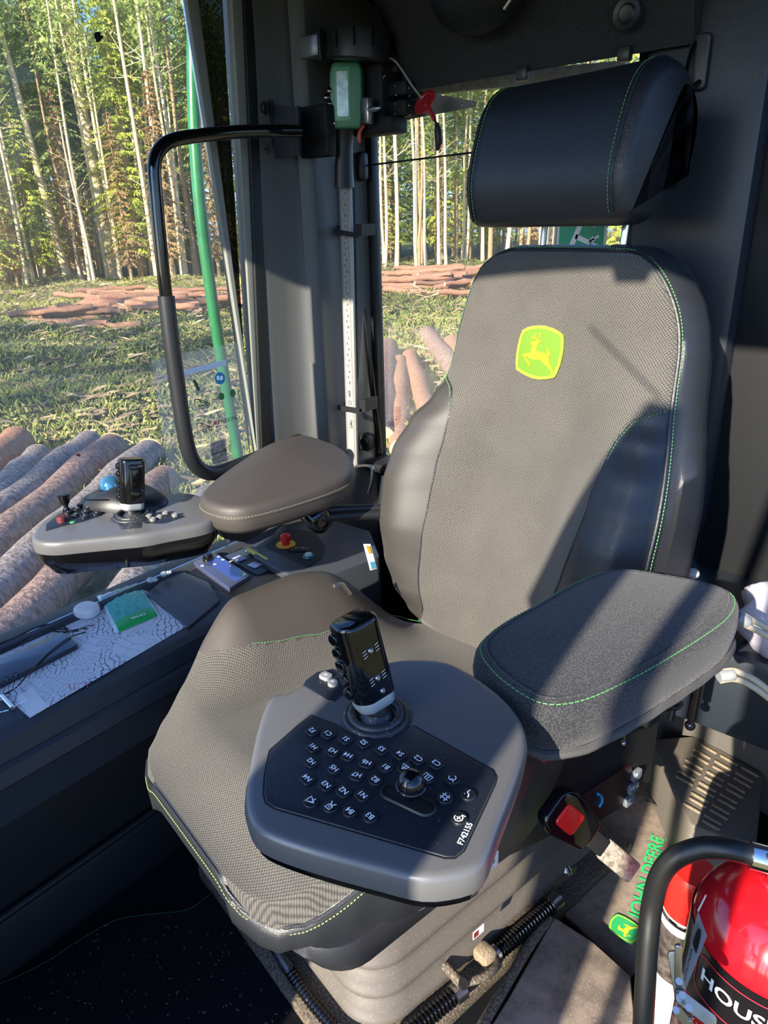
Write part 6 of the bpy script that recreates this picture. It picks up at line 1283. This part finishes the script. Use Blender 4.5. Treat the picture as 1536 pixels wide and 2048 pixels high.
# dangling cord under seat front
mb = MB(); mb.tube(cr([SY(x, y, -.50) for x, y in ((505, 1735), (510, 1790), (525, 1850), (512, 1920), (508, 1800), (518, 1760))], 8), .0022, 8); mb.tube(cr([SY(x, y, -.50) for x, y in ((520, 1745), (535, 1790), (522, 1830), (514, 1880))], 8), .0022, 8); tag(mb.build('dangling_cord', M['rubber'], None, matrix=SEAT), 'thin black cord dangling from under the seat front', 'cord')

# ---- spray can
def vert_at(x, y, dep): p = PD(x, y, dep); return p
sc0 = PD(1390, 1740, 1.02); scn = empty('spray_can', (0, 0, 0), 'white spray can with red cap behind the fire extinguisher', 'spray can'); R0 = .036; bz = max(.012, 0)
hz = sc0.z; Fc = Matrix.Translation((sc0.x, sc0.y, 0)); mb = MB(); mb.lathe([(0, .012), (R0, .012), (R0, hz - .085), (R0 * .97, hz - .075)], 40, Fc, m=0)
mb.build('body', M['white'], scn)
mb = MB(); mb.lathe([(R0 + .0004, hz - .20), (R0 + .0004, hz - .10)], 40, Fc, cap=False); mb.build('label_print', P('can_print', (.12, .10, .09), .35, var=.8, vs=70), scn)
mb = MB(); mb.lathe([(R0 * .97, hz - .088), (R0 * 1.02, hz - .084), (R0 * 1.02, hz - .080), (R0 * .94, hz - .076)], 40, Fc, cap=False); mb.build('rim', M['chrome'], scn)
mb = MB(); mb.lathe([(R0 * .97, hz - .078), (R0 * .97, hz - .02), (R0 * .90, hz - .006), (R0 * .8, hz), (0, hz)], 40, Fc); mb.build('cap', P('red_cap', (.68, .02, .015), .3), scn)

# ---- fire extinguisher
fx = empty('fire_extinguisher', (0, 0, 0), 'shiny red fire extinguisher with black hose in the lower right corner', 'fire extinguisher')
D0 = .735; c0 = PD(1548, 1880, D0); RX = .080; cx, cy = c0.x, c0.y; zt = c0.z + .088
print('ext', cx, cy, zt, 'can', tuple(sc0))
Fx = Matrix.Translation((cx, cy, 0)); mb = MB(); pr_ = [(0, .012), (RX * .8, .012), (RX, .03), (RX, zt - .085)] + [(RX * math.cos(a), zt - .085 + .075 * math.sin(a)) for a in [R_(k) for k in range(8, 76, 8)]] + [(.020, zt - .008), (.018, zt + .01), (0, zt + .01)]
mb.lathe(pr_, 64, Fx); mb.build('cylinder', P('extinguisher_red', (.62, .008, .015), .16, coat=.7), fx, angle=60)
va = math.atan2(CC.y - cy, CC.x - cx)   # toward the camera
def wrap(u, z, lift=.0006): a = va + u / RX; return V((cx + (RX + lift) * math.cos(a), cy + (RX + lift) * math.sin(a), z))
def band(name, u0, u1, z0_, z1_, mat, lift=.0006, n=30):
    G_ = [[wrap(u0 + (u1 - u0) * i / n, z0_ + (z1_ - z0_) * j / 2, lift) for i in range(n + 1)] for j in range(3)]; mb = MB(); mb.grid(G_); return mb.build(name, mat, fx, angle=80)
zb = zt - .076
band('black_band', -.16, .16, zb - .085, zb, P('band_black', (.008, .007, .008), .25, coat=.4))
def wtext(s_, u, z, size, mat, name='lettering', bold=.0, align='CENTER', lift=.0022, sx=1):
    vs_, fs_ = text_mesh(s_, bold, align); mb = MB(); mb.add([wrap(u + x * size * sx, z + y * size, lift) for x, y in vs_], fs_); return mb.build(name, mat, fx, recalc=False)
M['wprint'] = P('bright_print', (.8, .8, .8), .4)
wtext('HOUSEGARD', -.056, zb - .032, .023, M['wprint'], bold=.02, align='LEFT', sx=1.05)
zz0 = rr(.19, .052, .012, 5); 
def wstroke(pts, wd, mat, name, lift=.0014):
    n = len(pts); A_, B_ = [], []
    P_ = [V(p) for p in resample([(x, y, 0) for x, y in pts], 90, True)]; N_ = len(P_)
    for i in range(N_ + 1):
        p, q = P_[i % N_], P_[(i + 1) % N_]; t_ = (q - p).normalized(); nn = V((-t_.y, t_.x, 0)) * wd / 2; A_.append(wrap(p.x + nn.x, p.y + nn.y, lift)); B_.append(wrap(p.x - nn.x, p.y - nn.y, lift))
    mb = MB(); mb.grid([A_, B_]); mb.build(name, mat, fx, recalc=False)
wstroke([(x + .03, y + zb - .036) for x, y in zz0], .0014, P('red_line', (.6, .03, .05), .4), 'label_outline')
for i, s_ in enumerate(('Käsisammutin', 'Håndslukker', 'Handsläckare')): wtext(s_, -.060 + .012 * i, zb - .105 - i * .017, .015, M['wprint'], align='LEFT')
# inspection tag
tg_ = empty('inspection_tag', (0, 0, 0), 'white printed service tag hanging on the side of the fire extinguisher', 'tag'); q = [PD(x, y, .70) for x, y in ((1398, 1825), (1413, 1870), (1366, 1985), (1352, 1975))]; q = [PD(1396, 1822, .70), PD(1414, 1872, .66), PD(1370, 1982, .66), PD(1357, 1985, .69)]
mb = MB(); mb.loops([q, [p + V((0, -.0008, 0)) for p in q]], True, 0, True, True); mb.build('card', P('tag_white', (.40, .46, .55), .5), tg_)
def qf(u, v): return q[0].lerp(q[1], u).lerp(q[3].lerp(q[2], u), v)
ctr = qf(.6, .35); exv = (q[0] - q[3]); eyv = (q[0] - q[1]); Ft = frame(ctr, exv, eyv); Ft = Ft if (Ft.to_3x3() @ V((0, 0, 1))).dot(CC - ctr) > 0 else frame(ctr, -exv, eyv)
mb = MB(); mb.prism([(x * .018, y * .008) for x, y in circ(1, 20)], .0012, .0014, Ft); mb.build('oval_mark', M['plastic_d'], tg_)
for k in range(5): mb = MB(); mb.stroke([(-.03, .014 - k * .0025), (.02, .014 - k * .0025)], .0007, Ft, 0, .0014); mb.build('printed_line', ink, tg_, recalc=False)
Ft2 = frame(qf(.6, .78), exv, eyv); Ft2 = Ft2 if (Ft2.to_3x3() @ V((0, 0, 1))).dot(CC - ctr) > 0 else frame(qf(.6, .78), -exv, eyv); mb = MB(); mb.stroke([(-.028 + k * .003, .002 * ((k * 7) % 3 - 1)) for k in range(19)], .0016, Ft2, 0, .0014); mb.build('printed_line', ink, tg_, recalc=False)
mb = MB(); mb.tube([q[0], PD(1412, 1790, .70)], .0008, 6); mb.build('tie', P('pale_string', (.5, .5, .42), .6), tg_)
# hose with chrome ferrule
hsp = cr([PD(x, y, dd) for x, y, dd in ((1532, 1718, .63), (1500, 1708, .635), (1450, 1697, .64), (1400, 1697, .65), (1350, 1716, .66), (1320, 1752, .67), (1304, 1810, .68), (1296, 1880, .68), (1291, 1960, .68), (1286, 2060, .68), (1283, 2160, .68))], 8)
mb = MB(); mb.tube(hsp, .0098, 20); mb.build('hose', M['rubber'] if 0 else P('hose_rubber', (.010, .010, .010), .38), fx)
mb = MB(); a, b_ = PD(1500, 1710, .635), PD(1550, 1724, .63); mb.tube([a, b_], .0118, 20); mb.build('ferrule', M['chrome'], fx)
mb = MB(); mb.tube([b_, V((cx, cy, zt + .03))], .010, 14); mb.tube([(cx, cy, zt - .01), (cx, cy, zt + .05)], .018, 20); mb.build('valve', M['metal'], fx)
mb = MB(); mb.tube([hsp[-2], hsp[-1] + V((0, 0, -.02))], .012, 16); mb.build('nozzle', M['gloss'], fx)
# quick-release bracket links
bt = empty('strap_latch', (0, 0, 0), 'zinc toggle latch of the extinguisher strap', 'latch')
def link(a, b_, r, wd=.010): mb = MB(); pa2, pb3 = PD(*a), PD(*b_); d = pb3 - pa2; n_ = (CC - pa2).normalized(); wd *= .6; r *= .6; F = frame((pa2 + pb3) / 2, d, n_.cross(d)); mb.prism(rr(d.length + wd, wd, wd * .49, 5), -r, r, F, .0006); return mb
link((1357, 1895, .60), (1356, 1965, .605), .003, .010).build('lever', M['metal'], bt)
link((1347, 1912, .605), (1362, 1998, .605), .002, .016).build('link_plate', P('zinc', (.36, .36, .32), .38, metal=.9), bt)
link((1362, 1995, .60), (1420, 2040, .60), .003, .018).build('link_plate', P('zinc_b', (.32, .32, .30), .38, metal=.9), bt)
link((1354, 2022, .595), (1378, 2050, .60), .002, .014).build('link_plate', P('zinc_c', (.36, .36, .32), .38, metal=.9), bt)
for x, y in ((1358, 1963), (1365, 1990), (1352, 2020), (1378, 2016)): mb = MB(); p = PD(x, y, .592); n_ = (CC - p).normalized(); mb.lathe([(0, .0024), (.002, .002), (.0028, 0)], 16, frame(p, n_.cross(V((0, 0, 1))), n_.cross(n_.cross(V((0, 0, 1)))) * -1)); mb.build('rivet', M['metal'], bt)
mb = MB(); hx = [PD(1375 + 6 * math.sin(0), 2025, .60) + (PD(1372, 2060, .61) - PD(1375, 2025, .60)) * (k / 60) + V((math.cos(k * .9), math.sin(k * .9), 0)) * .004 for k in range(60)]; mb.tube(hx, .0008, 6); mb.build('spring', M['metal'], bt)
